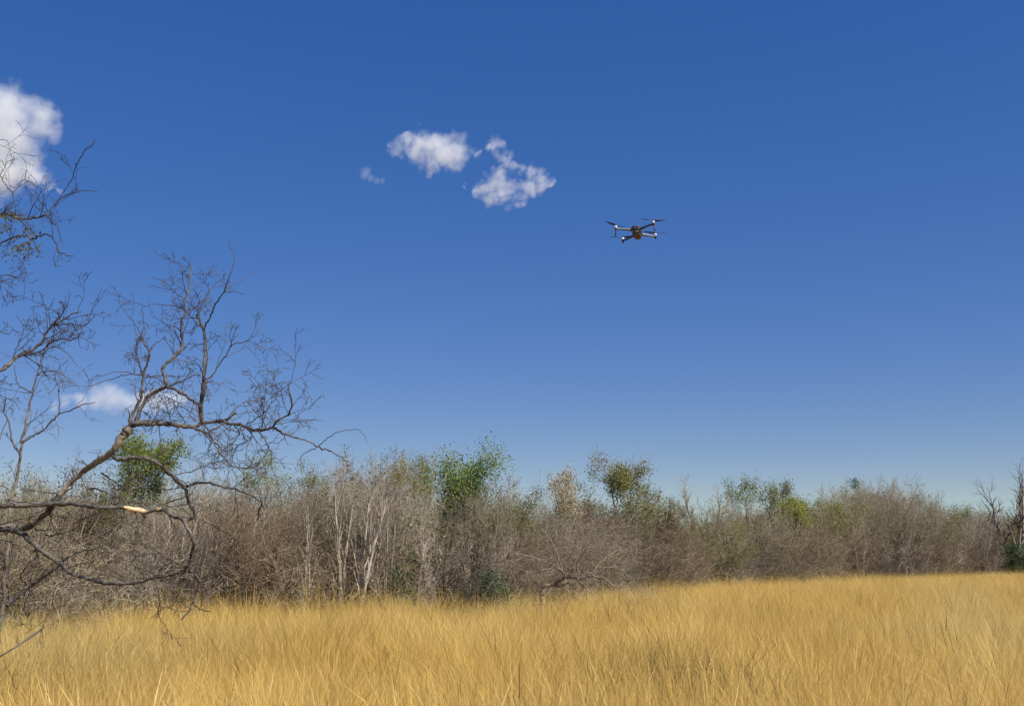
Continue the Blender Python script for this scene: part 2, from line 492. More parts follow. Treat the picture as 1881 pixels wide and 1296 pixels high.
T = []
T.append(scrub_template(1, 'scrub', 6, 4.0, .55, .032, 'twig_grey', 'leaf_straw', 900, .045, thick=1.8))
T.append(scrub_template(2, 'upright', 7, 4.4, .40, .030, 'twig_grey', 'leaf_olive', 1300, .045, thick=1.8))
T.append(scrub_template(3, 'scrub', 7, 3.8, .65, .028, 'twig_brown', thick=1.7))
T.append(scrub_template(4, 'upright', 6, 4.5, .35, .034, 'twig_pale', thick=1.6))
T.append(scrub_template(5, 'arching', 8, 4.0, .7, .026, 'twig_brown', thick=1.7))
T.append(scrub_template(6, 'scrub', 6, 3.9, .5, .030, 'twig_olive', 'leaf_olive', 3200, .055, thick=1.7))
T.append(scrub_template(7, 'upright', 6, 4.2, .45, .030, 'twig_brown', 'leaf_russet', 900, .05, thick=1.7))
NB = len(T)
for s in range(4): T.append(scrub_template(20 + s, 'brush', 15, 1.9, .95, .013, ('twig_brown', 'twig_grey', 'twig_dark', 'twig_brown')[s], ('leaf_straw', None, 'leaf_olive', 'leaf_russet')[s], 300, .028, thick=1.8))

TOPS = ([-900, 0, 100, 160, 190, 240, 300, 400, 480, 520, 560, 600, 650, 700, 740, 780, 810, 850, 900, 940, 990, 1020, 1060, 1100, 1150, 1200, 1240, 1280, 1330, 1400, 1450, 1500, 1550, 1600, 1650, 1690, 1730, 1780, 1830, 1881, 2600],
        [838, 836, 838, 856, 893, 868, 838, 838, 846, 893, 856, 822, 812, 814, 824, 881, 871, 858, 856, 884, 901, 901, 891, 898, 916, 888, 898, 916, 911, 911, 916, 904, 884, 868, 864, 894, 921, 914, 926, 926, 926])
def top_z(px, Y):
    return at(px, float(np.interp(px, *TOPS)), Y).z

THIN = ((172, 222), (500, 575), (738, 808), (1005, 1048), (1108, 1168), (1245, 1345))    # where the sky shows between the stems
def make_thicket():
    P, R, S, I = [], [], [], []
    rr = np.random.RandomState(11)
    # tall scrub, several ranks deep
    px = -700.0
    while px < 2500:
        D = D_at(px)
        for rank in range(5):
            Y = D + 1.2 + rank * 2.3 * (1 + D / 90) + rr.uniform(-.9, .9)
            q = px + rr.uniform(-30, 30) * 26 / D
            zt = top_z(q, Y) * rr.uniform(.84, 1.03) * (1 - .015 * rank)
            if rank > 0 and any(a < q < b for a, b in THIN): zt *= rr.uniform(.45, .68)
            w = rr.rand()
            if 1180 < q < 1560: idx = [5, 5, 1, 2, 4, 5, 1][rr.randint(7)]
            elif 1560 <= q < 1900: idx = [0, 3, 1, 2, 5, 3][rr.randint(6)]
            elif 400 < q < 560: idx = [2, 4, 6, 6, 4][rr.randint(5)]
            elif 560 < q < 860: idx = [0, 1, 3, 3, 1][rr.randint(5)]
            else: idx = [0, 1, 2, 4, 3, 0, 2, 5][rr.randint(8)]
            s = zt / T[idx][1]
            x = at(q, 1030, Y).x
            P.append((x, Y, gz(x, Y) - .05)); R.append((rr.randn() * .05, rr.randn() * .05, rr.rand() * 6.28))
            ws = s * rr.uniform(.85, 1.2); S.append((ws, ws, s)); I.append(idx)
        px += 31 * 26 / D
    # low brush filling the foot
    px = -700.0
    while px < 2500:
        D = D_at(px)
        for rank in range(3):
            Y = D + .5 + rank * 1.7 * (1 + D / 90) + rr.uniform(-.6, .6)
            q = px + rr.uniform(-25, 25) * 26 / D
            idx = NB + rr.randint(4)
            s = rr.uniform(.9, 1.4) * (1 + D / 160) * (1.0 + .1 * rank)
            x = at(q, 1030, Y).x
            P.append((x, Y, gz(x, Y) - .05)); R.append((rr.randn() * .08, rr.randn() * .08, rr.rand() * 6.28))
            S.append((s, s, s)); I.append(idx)
        px += 34 * 26 / D
    tag(scatter('thicket', P, R, S, I, [t[0] for t in T]), 'dense mass of bare grey brown scrub behind the grass', 'thicket', kind='stuff')
make_thicket()

# ------------------------------------------------------------------ trees one can tell apart
def tree(name, label, px, top, style='tree', stems=1, lean=.3, rad=.05, dy=-.3, bark='bark_grey', twig='twig_grey', leafspec=(), group=None, seed=1,
         thick=1.5, wide=1.0, w=None, fat=1.0, cat='tree', tilt=(0, 0), base_r=.15):
    Y = D_at(px) + dy
    b = at(px, 1030, Y); b.z = gz(b.x, Y) - .05
    H = at(px, top, Y).z - b.z
    r, out, tips = skeleton(seed, style, stems, H, lean, rad, base_r)
    zmax = max(p.z for pts, _, _ in out for p in pts)
    s = H / zmax
    tc_ = sum((t[0] for t in tips), Vector()) / len(tips)      # stand the crown over the foot of the tree
    spread_ = sorted(abs(t[0].x - tc_.x * t[0].z / tc_.z) for t in tips)[int(len(tips) * .9)]
    k_ = (w * Y / F) / spread_ if w else wide
    def fit(p): return Vector(((p.x - tc_.x * p.z / tc_.z) * k_, (p.y - tc_.y * p.z / tc_.z) * k_, p.z * s))
    out = [([fit(p) for p in pts], rads, lev) for pts, rads, lev in out]
    tips = [(fit(p), d, L) for p, d, L in tips]
    root = empty(name, b, (tilt[0], tilt[1], 0))
    tag(root, label, cat, group)
    bm = MB(); skel_mesh(r, out, bm, (0, 1), 0, thick, fat)
    bm.build('trunk' if stems == 1 else 'stems', M[bark], root, smooth=True)
    bm = MB(); skel_mesh(r, out, bm, (2, 3), 0, thick, fat)
    mats = [M[twig]]
    for mname, n, size, spread, zone in leafspec:
        mats.append(M[mname])
        zf = None
        if zone:
            lo, hi = zone
            zf = (lambda p, lo=lo, hi=hi: lo * H <= p.z <= hi * H)
        leaves(bm, r, tips, n, size, spread, len(mats) - 1, zf)
    bm.build('crown', mats, root)
    return root

TREES = [
 # left, behind the leaning tree
 dict(name='bare_tree', label='bare brown rounded tree at the far left behind the thin sapling', px=20, top=845, style='scrub', stems=4, lean=.45, rad=.05, twig='twig_olive', seed=31, w=60),
 dict(name='bare_tree', label='dark brown bushy topped tree left of the bright green crown', px=140, top=818, style='tree', stems=2, lean=.3, rad=.05, twig='twig_brown', leafspec=[('leaf_russet', 2896, 0.025, 0.072, (.6, 1))], seed=32, w=38),
 dict(name='leafy_tree', label='bright green crowned tree seen under the fork of the leaning tree', px=252, top=790, style='tree', stems=1, lean=.2, rad=.06, twig='twig_olive', leafspec=[('leaf_lime', 5380, 0.033, 0.084, (.74, 1)), ('leaf_lime', 5000, .045, .12, (.7, 1)), ('leaf_green', 2689, 0.033, 0.084, (.66, 1))], seed=33, w=46, dy=2.0),
 dict(name='leafy_tree', label='small green leafed tree hanging below the bright green crown', px=205, top=862, style='tree', stems=1, lean=.2, rad=.04, twig='twig_olive', leafspec=[('leaf_lime', 1447, 0.030, 0.084, (.6, .97))], seed=34, w=22, dy=.2, wide=.5),
 dict(name='bare_tree', label='pale stemmed bare tree behind the barkless limb of the leaning tree', px=310, top=845, style='upright', stems=5, lean=.3, rad=.045, bark='bark_pale', twig='twig_pale', seed=35, w=45, dy=.3),
 dict(name='bare_tree', label='russet brown twiggy tree above the arched lower branch', px=410, top=850, style='scrub', stems=4, lean=.4, rad=.05, twig='twig_brown', leafspec=[('leaf_russet', 1654, 0.023, 0.072, (.5, 1))], seed=36, w=55, dy=.4),
 dict(name='leafy_tree', label='pale green topped tree right behind the hanging twigs of the leaning tree', px=478, top=828, style='tree', stems=1, lean=.25, rad=.05, twig='twig_grey', leafspec=[('leaf_olive', 1863, 0.030, 0.072, (.8, 1)), ('leaf_green', 1035, 0.030, 0.072, (.82, 1))], seed=37, w=34, dy=2.5, wide=.8),
 dict(name='bush', label='dense reddish brown bush rounded at the top left of the pale slanting trunks', px=482, top=905, style='scrub', stems=9, lean=.5, rad=.03, twig='twig_brown', leafspec=[('leaf_russet', 10762, 0.025, 0.084, (.25, 1))], seed=38, w=50, dy=-.4, cat='bush'),
 dict(name='leafy_tree', label='faint thin tree with a small pale green tuft between blue gaps', px=560, top=845, style='tree', stems=1, lean=.2, rad=.03, twig='twig_grey', leafspec=[('leaf_olive', 868, 0.028, 0.060, (.85, 1))], seed=39, w=24, dy=2.5, wide=.6),
 # pale slender trunks
 dict(name='slender_tree', label='pale slender tree with the leftmost straight white trunk of the clump', px=630, top=835, style='upright', stems=2, lean=.06, rad=.05, bark='bark_pale', twig='twig_pale', seed=40, w=26, dy=-.5, fat=1.35, base_r=.1),
 dict(name='slender_tree', label='pale slender tree whose white trunk slants right from the clump', px=649, top=822, style='upright', stems=2, lean=.10, rad=.05, bark='bark_pale', twig='twig_pale', seed=41, w=30, dy=-.9, fat=1.35, tilt=(0, .13)),
 dict(name='slender_tree', label='pale slender tree with the rightmost crooked trunk of the white clump', px=675, top=838, style='upright', stems=3, lean=.16, rad=.04, bark='bark_pale', twig='twig_pale', seed=42, w=30, dy=-.4, fat=1.2, tilt=(0, .07)),
 dict(name='bare_tree', label='tall grey twiggy tree making the hazy top beside the pale trunks', px=600, top=825, style='scrub', stems=4, lean=.3, rad=.045, twig='twig_grey', seed=43, w=50, dy=1.6),
 dict(name='bare_tree', label='bare grey tree with a small olive brown tip above its bare crown', px=735, top=828, style='tree', stems=2, lean=.2, rad=.05, twig='twig_grey', leafspec=[('leaf_olive', 1863, 0.028, 0.072, (.84, 1)), ('leaf_russet', 826, 0.025, 0.072, (.75, 1))], seed=44, w=38, dy=.8, wide=.7),
 dict(name='leafy_tree', label='narrow tree with a small sunlit green tuft left of the round green tree', px=773, top=838, style='tree', stems=1, lean=.1, rad=.035, twig='twig_olive', leafspec=[('leaf_lime', 1863, 0.035, 0.072, (.80, 1)), ('leaf_green', 621, 0.035, 0.072, (.80, 1))], seed=45, w=26, dy=1.8, wide=.45),
 dict(name='bare_tree', label='splayed bare tree with pale forking limbs low over the grass', px=752, top=915, style='arching', stems=6, lean=1.0, rad=.045, bark='bark_pale', twig='twig_pale', seed=46, w=62, dy=-1.0, fat=1.15, thick=1.3),
 dict(name='leafy_tree', label='round crowned tall green tree rising above the middle of the thicket', px=852, top=812, style='tree', stems=1, lean=.15, rad=.07, twig='twig_olive', leafspec=[('leaf_lime', 3228, .045, .19, (.68, 1)), ('leaf_green', 5919, 0.043, 0.19, (.70, 1)), ('leaf_olive', 3726, 0.035, 0.096, (.55, .78))], seed=47, w=58, dy=1.2, wide=.85),
 dict(name='bare_tree', label='brown tree with rusty leaves just right of the round green tree', px=905, top=872, style='upright', stems=3, lean=.2, rad=.045, twig='twig_brown', leafspec=[('leaf_russet', 1654, 0.030, 0.072, (.7, 1)), ('leaf_olive', 1035, 0.030, 0.072, (.6, 1))], seed=48, w=34, dy=.3),
 dict(name='evergreen_bush', label='small dark green bush at the grass edge below the green tuft tree', px=735, top=1014, style='brush', stems=9, lean=.8, rad=.012, twig='twig_dark', leafspec=[('leaf_green', 3500, .05, .07, None), ('leaf_dark', 7174, 0.041, 0.072, None), ('leaf_green', 1380, 0.035, 0.072, None)], seed=49, w=30, dy=-.8, cat='bush', wide=1.0),
 dict(name='evergreen_bush', label='larger dark green bush at the grass edge left of the fallen tree', px=900, top=1040, style='brush', stems=12, lean=.95, rad=.012, twig='twig_dark', leafspec=[('leaf_dark', 11592, 0.043, 0.084, None)], seed=50, w=40, dy=-2.6, cat='bush', wide=1.15),
 dict(name='evergreen_tree', label='short dark olive pointed evergreen between green tree and pink crowned tree', px=965, top=895, style='upright', stems=1, lean=.1, rad=.05, twig='twig_dark', leafspec=[('leaf_dark', 2896, 0.041, 0.108, (.5, 1)), ('leaf_olive', 4968, 0.041, 0.108, (.45, .97))], seed=51, w=26, dy=.4),
 dict(name='leafy_tree', label='tree with a pinkish dry crown on a bare dark trunk', px=1026, top=862, style='tree', stems=1, lean=.15, rad=.07, bark='bark_grey', twig='twig_pale', leafspec=[('leaf_straw', 5380, 0.041, 0.108, (.72, 1)), ('leaf_olive', 1242, 0.041, 0.096, (.62, .8))], seed=52, w=34, dy=.6, wide=.62),
 dict(name='leafy_tree', label='tallest tree right of centre with pale and yellow green leaves', px=1142, top=824, style='tree', stems=1, lean=.12, rad=.09, bark='bark_grey', twig='twig_pale', leafspec=[('leaf_straw', 7452, 0.048, 0.120, (.58, 1)), ('leaf_olive', 3103, 0.048, 0.120, (.55, .9)), ('leaf_lime', 3500, .055, .12, (.6, .9)), ('leaf_lime', 2277, 0.051, 0.144, (.6, .88))], seed=53, w=60, dy=.6, wide=.85),
 dict(name='bare_tree', label='rusty brown flat topped tree between the two pale crowned trees', px=1085, top=903, style='scrub', stems=3, lean=.4, rad=.05, twig='twig_brown', leafspec=[('leaf_russet', 2277, 0.038, 0.096, (.7, 1)), ('leaf_olive', 1242, 0.035, 0.096, (.4, .8))], seed=54, w=34, dy=.2),
 dict(name='bare_tree', label='tree with thin reddish brown leaves right of the tallest pale tree', px=1212, top=893, style='tree', stems=2, lean=.3, rad=.06, twig='twig_grey', leafspec=[('leaf_russet', 3933, 0.041, 0.120, (.6, 1)), ('leaf_olive', 1035, 0.041, 0.096, (.75, 1))], seed=55, w=36, dy=.6, wide=.9),
 dict(name='slender_tree', label='pale forked slim trunk low in front of the dark scrub', px=1190, top=962, style='upright', stems=3, lean=.3, rad=.055, bark='bark_pale', twig='twig_pale', seed=56, w=26, dy=-1.0, fat=1.1),
 dict(name='bare_tree', label='tall bare leafless tree standing clear against the sky', px=1300, top=858, style='upright', stems=2, lean=.14, rad=.10, bark='bark_grey', twig='twig_grey', seed=57, w=40, dy=1.5, wide=1.1, thick=2.4),
 dict(name='leafy_tree', label='bare trunked tree with sparse grey green umbrella crown', px=1392, top=872, style='tree', stems=2, lean=.3, rad=.10, twig='twig_grey', leafspec=[('leaf_olive', 2689, 0.061, 0.168, (.78, 1)), ('leaf_dark', 1035, 0.061, 0.144, (.8, 1))], seed=58, w=40, dy=2.0, wide=1.1, thick=1.8),
 dict(name='leafy_tree', label='sparse grey green tree overlapping the umbrella crown on its right', px=1436, top=880, style='tree', stems=1, lean=.2, rad=.09, twig='twig_grey', leafspec=[('leaf_olive', 1863, 0.061, 0.168, (.75, 1)), ('leaf_straw', 1035, 0.051, 0.144, (.7, 1))], seed=59, w=26, dy=3.0, wide=.8, thick=1.8),
 dict(name='bush', label='broad olive green bush below the tall bare leafless tree', px=1300, top=955, style='scrub', stems=7, lean=.6, rad=.05, twig='twig_olive', leafspec=[('leaf_olive', 10762, 0.046, 0.144, (.5, 1))], seed=60, w=50, dy=.2, cat='bush', wide=1.1),
 dict(name='leafy_tree', label='small round yellow green crown showing above the dark scrub', px=1463, top=913, style='tree', stems=1, lean=.15, rad=.09, twig='twig_olive', leafspec=[('leaf_lime', 7452, 0.071, 0.168, (.74, 1)), ('leaf_green', 1654, 0.061, 0.168, (.7, .95))], seed=61, w=34, dy=1.5, wide=.6),
 dict(name='leafy_tree', label='olive green tree right beside the small yellow green crown', px=1528, top=915, style='tree', stems=2, lean=.3, rad=.08, twig='twig_olive', leafspec=[('leaf_olive', 6622, 0.066, 0.180, (.6, 1)), ('leaf_lime', 1035, 0.061, 0.180, (.7, 1))], seed=62, w=34, dy=1.5, wide=1.0),
 dict(name='bare_tree', label='broad pale grey bare tree forming the hazy hump on the right', px=1640, top=882, style='scrub', stems=5, lean=.5, rad=.09, bark='bark_pale', twig='twig_pale', seed=63, w=62, dy=1.5, wide=.95, thick=2.6),
 dict(name='bare_tree', label='pale bare tree with a dark green clump at its very top', px=1590, top=878, style='upright', stems=3, lean=.25, rad=.09, bark='bark_grey', twig='twig_grey', leafspec=[('leaf_dark', 300, 0.071, 0.120, (.93, 1))], seed=64, w=30, dy=1.8, thick=2.6),
 dict(name='bare_tree', label='low pale twisted bare shrub standing out at the right grass edge', px=1655, top=985, style='scrub', stems=4, lean=.8, rad=.08, bark='bark_grey', twig='twig_pale', seed=65, w=42, dy=-2.5, cat='shrub', thick=2.2),
 dict(name='bare_tree', label='grey bare tree with thin green tips right of the pale hump', px=1770, top=922, style='tree', stems=2, lean=.3, rad=.09, twig='twig_grey', leafspec=[('leaf_olive', 1447, 0.066, 0.180, (.8, 1))], seed=66, w=36, dy=2.0, thick=2.4),
 dict(name='bare_tree', label='tall dark bare tree at the right edge of the view', px=1866, top=835, style='upright', stems=3, lean=.16, rad=.15, bark='bark_grey', twig='twig_dark', seed=67, w=32, dy=-4.0, thick=2.8),
 dict(name='evergreen_bush', label='dark shaded bush at the foot of the tall tree on the right edge', px=1868, top=990, style='scrub', stems=8, lean=.5, rad=.05, twig='twig_dark', leafspec=[('leaf_dark', 14350, 0.066, 0.180, None)], seed=68, w=34, dy=-4.5, cat='bush'),
 dict(name='slender_tree', label='pale leaning stem seen inside the loop of the drooping limb', px=345, top=900, style='upright', stems=2, lean=.25, rad=.035, bark='bark_pale', twig='twig_pale', seed=70, w=24, dy=-.6, fat=1.1, tilt=(0, .12)),
 dict(name='slender_tree', label='thin pale stem standing right of the reddish brown bush', px=560, top=880, style='upright', stems=2, lean=.12, rad=.03, bark='bark_pale', twig='twig_grey', seed=71, w=22, dy=-.7, fat=1.1),
 dict(name='slender_tree', label='forked pale stem between the white trunk clump and the splayed tree', px=705, top=900, style='upright', stems=3, lean=.3, rad=.03, bark='bark_pale', twig='twig_pale', seed=72, w=28, dy=-.8, fat=1.1),
 dict(name='slender_tree', label='bundle of straight tan stems under the olive side of the green tree', px=890, top=885, style='upright', stems=4, lean=.12, rad=.035, bark='bark_pale', twig='twig_pale', seed=73, w=28, dy=-.5, fat=1.1),
 dict(name='bare_tree', label='wide arching bare tree with pale limbs above the larger dark green bush', px=868, top=955, style='arching', stems=6, lean=1.0, rad=.04, bark='bark_pale', twig='twig_pale', seed=74, w=70, dy=-.9, fat=1.1, thick=1.3),
 dict(name='bush', label='small olive green bush behind the right end of the fallen branches', px=1130, top=990, style='scrub', stems=6, lean=.5, rad=.03, twig='twig_olive', leafspec=[('leaf_olive', 2700, 0.041, 0.108, (.3, 1)), ('leaf_lime', 630, 0.041, 0.108, (.5, 1))], seed=75, w=26, dy=-.6, cat='bush'),
 dict(name='slender_tree', label='single pale upright stem under the small yellow green crown', px=1485, top=940, style='upright', stems=1, lean=.1, rad=.07, bark='bark_pale', twig='twig_grey', seed=76, w=14, dy=-1.0, fat=1.2),
 dict(name='slender_tree', label='pair of pale stems left of the broad pale grey hump', px=1582, top=930, style='upright', stems=2, lean=.15, rad=.08, bark='bark_pale', twig='twig_pale', seed=77, w=20, dy=-1.5, fat=1.2, thick=2.0),
 dict(name='bare_tree', label='twisted grey bare tree low beside the twisted pale shrub on its right', px=1725, top=965, style='scrub', stems=4, lean=.6, rad=.07, bark='bark_grey', twig='twig_grey', seed=78, w=34, dy=-2.0, thick=2.2),
 dict(name='bush', label='rounded grey brown bush midway between hump and tall edge tree', px=1808, top=972, style='scrub', stems=7, lean=.5, rad=.06, bark='bark_grey', twig='twig_brown', seed=79, w=32, dy=-2.5, cat='bush', thick=2.4),
 dict(name='bare_tree', label='brown dense twiggy tree right of the pale forked slim trunk', px=1245, top=938, style='scrub', stems=5, lean=.4, rad=.05, twig='twig_brown', seed=80, w=34, dy=-.6, thick=1.8),
]
for t in TREES: tree(**t)

# ------------------------------------------------------------------ traced limbs of the near trees
def catmull(P, n=5):
    P = [np.array(p, float) for p in P]
    Q = [2 * P[0] - P[1]] + P + [2 * P[-1] - P[-2]]
    out = []
    for i in range(1, len(Q) - 2):
        for k in range(n):
            t = k / n
            out.append(.5 * ((2 * Q[i]) + (-Q[i - 1] + Q[i + 1]) * t + (2 * Q[i - 1] - 5 * Q[i] + 4 * Q[i + 1] - Q[i + 2]) * t * t + (-Q[i - 1] + 3 * Q[i] - 3 * Q[i + 1] + Q[i + 2]) * t ** 3))
    out.append(P[-1])
    return np.array(out)

def gnarl(r, n, amp):
    a = [0.0]
    for i in range(n - 1): a.append(a[-1] * .45 + r.gauss(0, amp))
    return a

def near_tree(name, label, Y0, limbs, seed, bark, twig, roots=None, twig_len=(.10, .42), leafspec=None, cat='tree', extra=None, tint=None, twig_dens=1.0):
    """limbs: (points in photo pixels, start radius px, end radius px, twig density); each limb hangs at the depth of the limb it leaves"""
    r = random.Random(seed)
    done = []        # (px, py, Y)
    paths = []
    thick, thin = MB(), MB()
    tips = []
    origin = None
    for li, (pts, r0, r1, dens, *mi) in enumerate(limbs):
        p0 = pts[0]
        Y = Y0
        if done:
            best = min(done, key=lambda q: (q[0] - p0[0]) ** 2 + (q[1] - p0[1]) ** 2)
            if (best[0] - p0[0]) ** 2 + (best[1] - p0[1]) ** 2 < 60 ** 2: Y = best[2]
            else: Y = Y0 + r.uniform(-.6, .6)
        C = catmull([(p[0], p[1], 0) for p in pts])
        arc = np.concatenate([[0], np.cumsum(np.linalg.norm(np.diff(C[:, :2], axis=0), axis=1))])
        k = r.uniform(-.45, .45) if li else .15
        ph = r.uniform(0, 6.28)
        W, Rd = [], []
        gx_, gy_ = gnarl(r, len(C), .9), gnarl(r, len(C), .9)
        for j, (c, s) in enumerate(zip(C, arc)):
            yy = Y + k * s * Y0 / F * 1.0 + .06 * math.sin(s * .035 + ph) - .06 * math.sin(ph)
            jit = .35 if r0 > 2 else .6
            w = at(c[0] + gx_[j] + r.gauss(0, jit) * .5, c[1] + gy_[j] + r.gauss(0, jit) * .5, yy)
            W.append(w); done.append((c[0] + gx_[j], c[1] + gy_[j], yy))
            f = s / arc[-1]
            Rd.append(max(.0020, (.96 if 2.2 <= r0 or name != 'leaning_tree' else .87) * (r0 + (r1 - r0) * f) * (1 + .12 * r.gauss(0, 1) * (r0 > 2)) * yy / F))
        if li and (best[0] - p0[0]) ** 2 + (best[1] - p0[1]) ** 2 < 60 ** 2:
            W.insert(0, at(*best)); Rd.insert(0, Rd[0])
        paths.append(done[-len(C):])
        tgt = thick if r0 >= 2.2 else thin
        base = 0
        tgt.tube([tuple(w) for w in W], Rd, 8 if r0 >= 3 else (6 if r0 > 1.6 else 4), r.uniform(.35, .65) if tint is None else tint, mi[0] if mi and tgt is thick else 0)
        # fine twigs
        L = arc[-1] * Y0 / F
        nt = int(L * 12.5 * dens * twig_dens)
        for q in range(nt):
            t = r.uniform(.08, 1) ** .8
            j = min(len(W) - 2, int(t * (len(W) - 1)))
            d = (W[j + 1] - W[j]).normalized()
            ang = r.uniform(.5, 1.3)
            nd = (d * math.cos(ang) + rperp(r, d) * math.sin(ang)).normalized()
            out = []
            grow(r, W[j], nd, r.uniform(*twig_len), max(.0028, min(Rd[j] * .5, .006)), 0,
                 [(6, .15, .0, 4, .55, .75), (4, .2, -.03, 2, .6, .75), (3, .25, -.05, 0, 0, 0)], out, tips)
            for pts_, rads_, lev_ in out:
                thin.tube([tuple(p) for p in pts_], [max(x * 1.05, .0019) for x in rads_], 3, r.uniform(.2, .75))
        if li == 0: origin = W[0].copy()
    base = Vector((origin.x, origin.y, gz(origin.x, origin.y)))
    if roots:
        for pts_, rr_ in roots:
            P_ = catmull(pts_, 6)
            P_ += np.array([[r.gauss(0, .012) for _ in range(3)] for _ in P_])
            thick.tube(P_, np.interp(np.linspace(0, 1, len(P_)), np.linspace(0, 1, len(rr_)), rr_), 10, .5, 1 if name == 'fallen_tree' else 0)
        base = Vector(roots[0][0][0]); base.z = gz(base.x, base.y)
    root = empty(name, base)
    tag(root, label, cat)
    def shift(bm):
        for i in range(len(bm.v)): bm.v[i] = bm.v[i] - np.array(base, np.float32)
    shift(thick); shift(thin)
    thick.build('trunk', [M[b_] for b_ in (bark if isinstance(bark, (list, tuple)) else [bark])], root, smooth=True)
    thin.build('twigs', M[twig], root)
    if leafspec:
        lb = MB()
        for mname, n, size, spread, zone in leafspec:
            zt = [t for t in tips if zone(t[0])]
            if zt: leaves(lb, r, zt, n, size, spread, 0)
        shift(lb)
        lb.build('leaves', M[leafspec[0][0]], root)
    return root, base, paths

def mat_near_bark(name, lo, hi):
    m, n, l = new_mat(name)
    tc = n.new('ShaderNodeTexCoord')
    a = n.new('ShaderNodeTexNoise'); a.inputs['Scale'].default_value = 26; a.inputs['Detail'].default_value = 7; a.inputs['Roughness'].default_value = .7
    l.new(tc.outputs['Object'], a.inputs['Vector'])
    b = n.new('ShaderNodeTexNoise'); b.inputs['Scale'].default_value = 4; b.inputs['Detail'].default_value = 3
    l.new(tc.outputs['Object'], b.inputs['Vector'])
    v = mth(n, l, 'ADD', mth(n, l, 'MULTIPLY', a.outputs[0], .6), mth(n, l, 'MULTIPLY', b.outputs[0], .4))
    r = ramp(n, [(.36, lo), (.5, tuple((x + y) / 2 for x, y in zip(lo, hi))), (.66, hi)])
    l.new(v, r.inputs[0])
    p = n.new('ShaderNodeBsdfPrincipled'); p.inputs['Roughness'].default_value = .9; p.inputs['Specular IOR Level'].default_value = .2
    l.new(r.outputs[0], p.inputs['Base Color'])
    bp = n.new('ShaderNodeBump'); bp.inputs['Strength'].default_value = .9; bp.inputs['Distance'].default_value = .02
    l.new(a.outputs[0], bp.inputs['Height']); l.new(bp.outputs[0], p.inputs['Normal'])
    o = n.new('ShaderNodeOutputMaterial'); l.new(p.outputs[0], o.inputs['Surface'])
    return m
M['near_bark'] = mat_near_bark('rough grey brown bark', (.016, .014, .013), (.18, .158, .138))
M['near_bark_mid'] = mat_near_bark('thin grey bark', (.04, .032, .026), (.24, .20, .16))
M['near_bark_sunlit'] = mat_near_bark('sunlit pale bark', (.05, .041, .033), (.33, .28, .215))  # paler copy of the bark: sunlight on the trunk put into its colour
M['near_twig'] = veg_mat('dark dry twigs', [(0, (.022, .018, .017)), (.5, (.05, .041, .038)), (1, (.13, .105, .09))])
M['bare_wood'] = mat_near_bark('barkless yellow wood', (.42, .28, .14), (.80, .62, .38))
M['red_wood'] = mat_near_bark('weathered red brown wood', (.045, .022, .016), (.42, .29, .215))

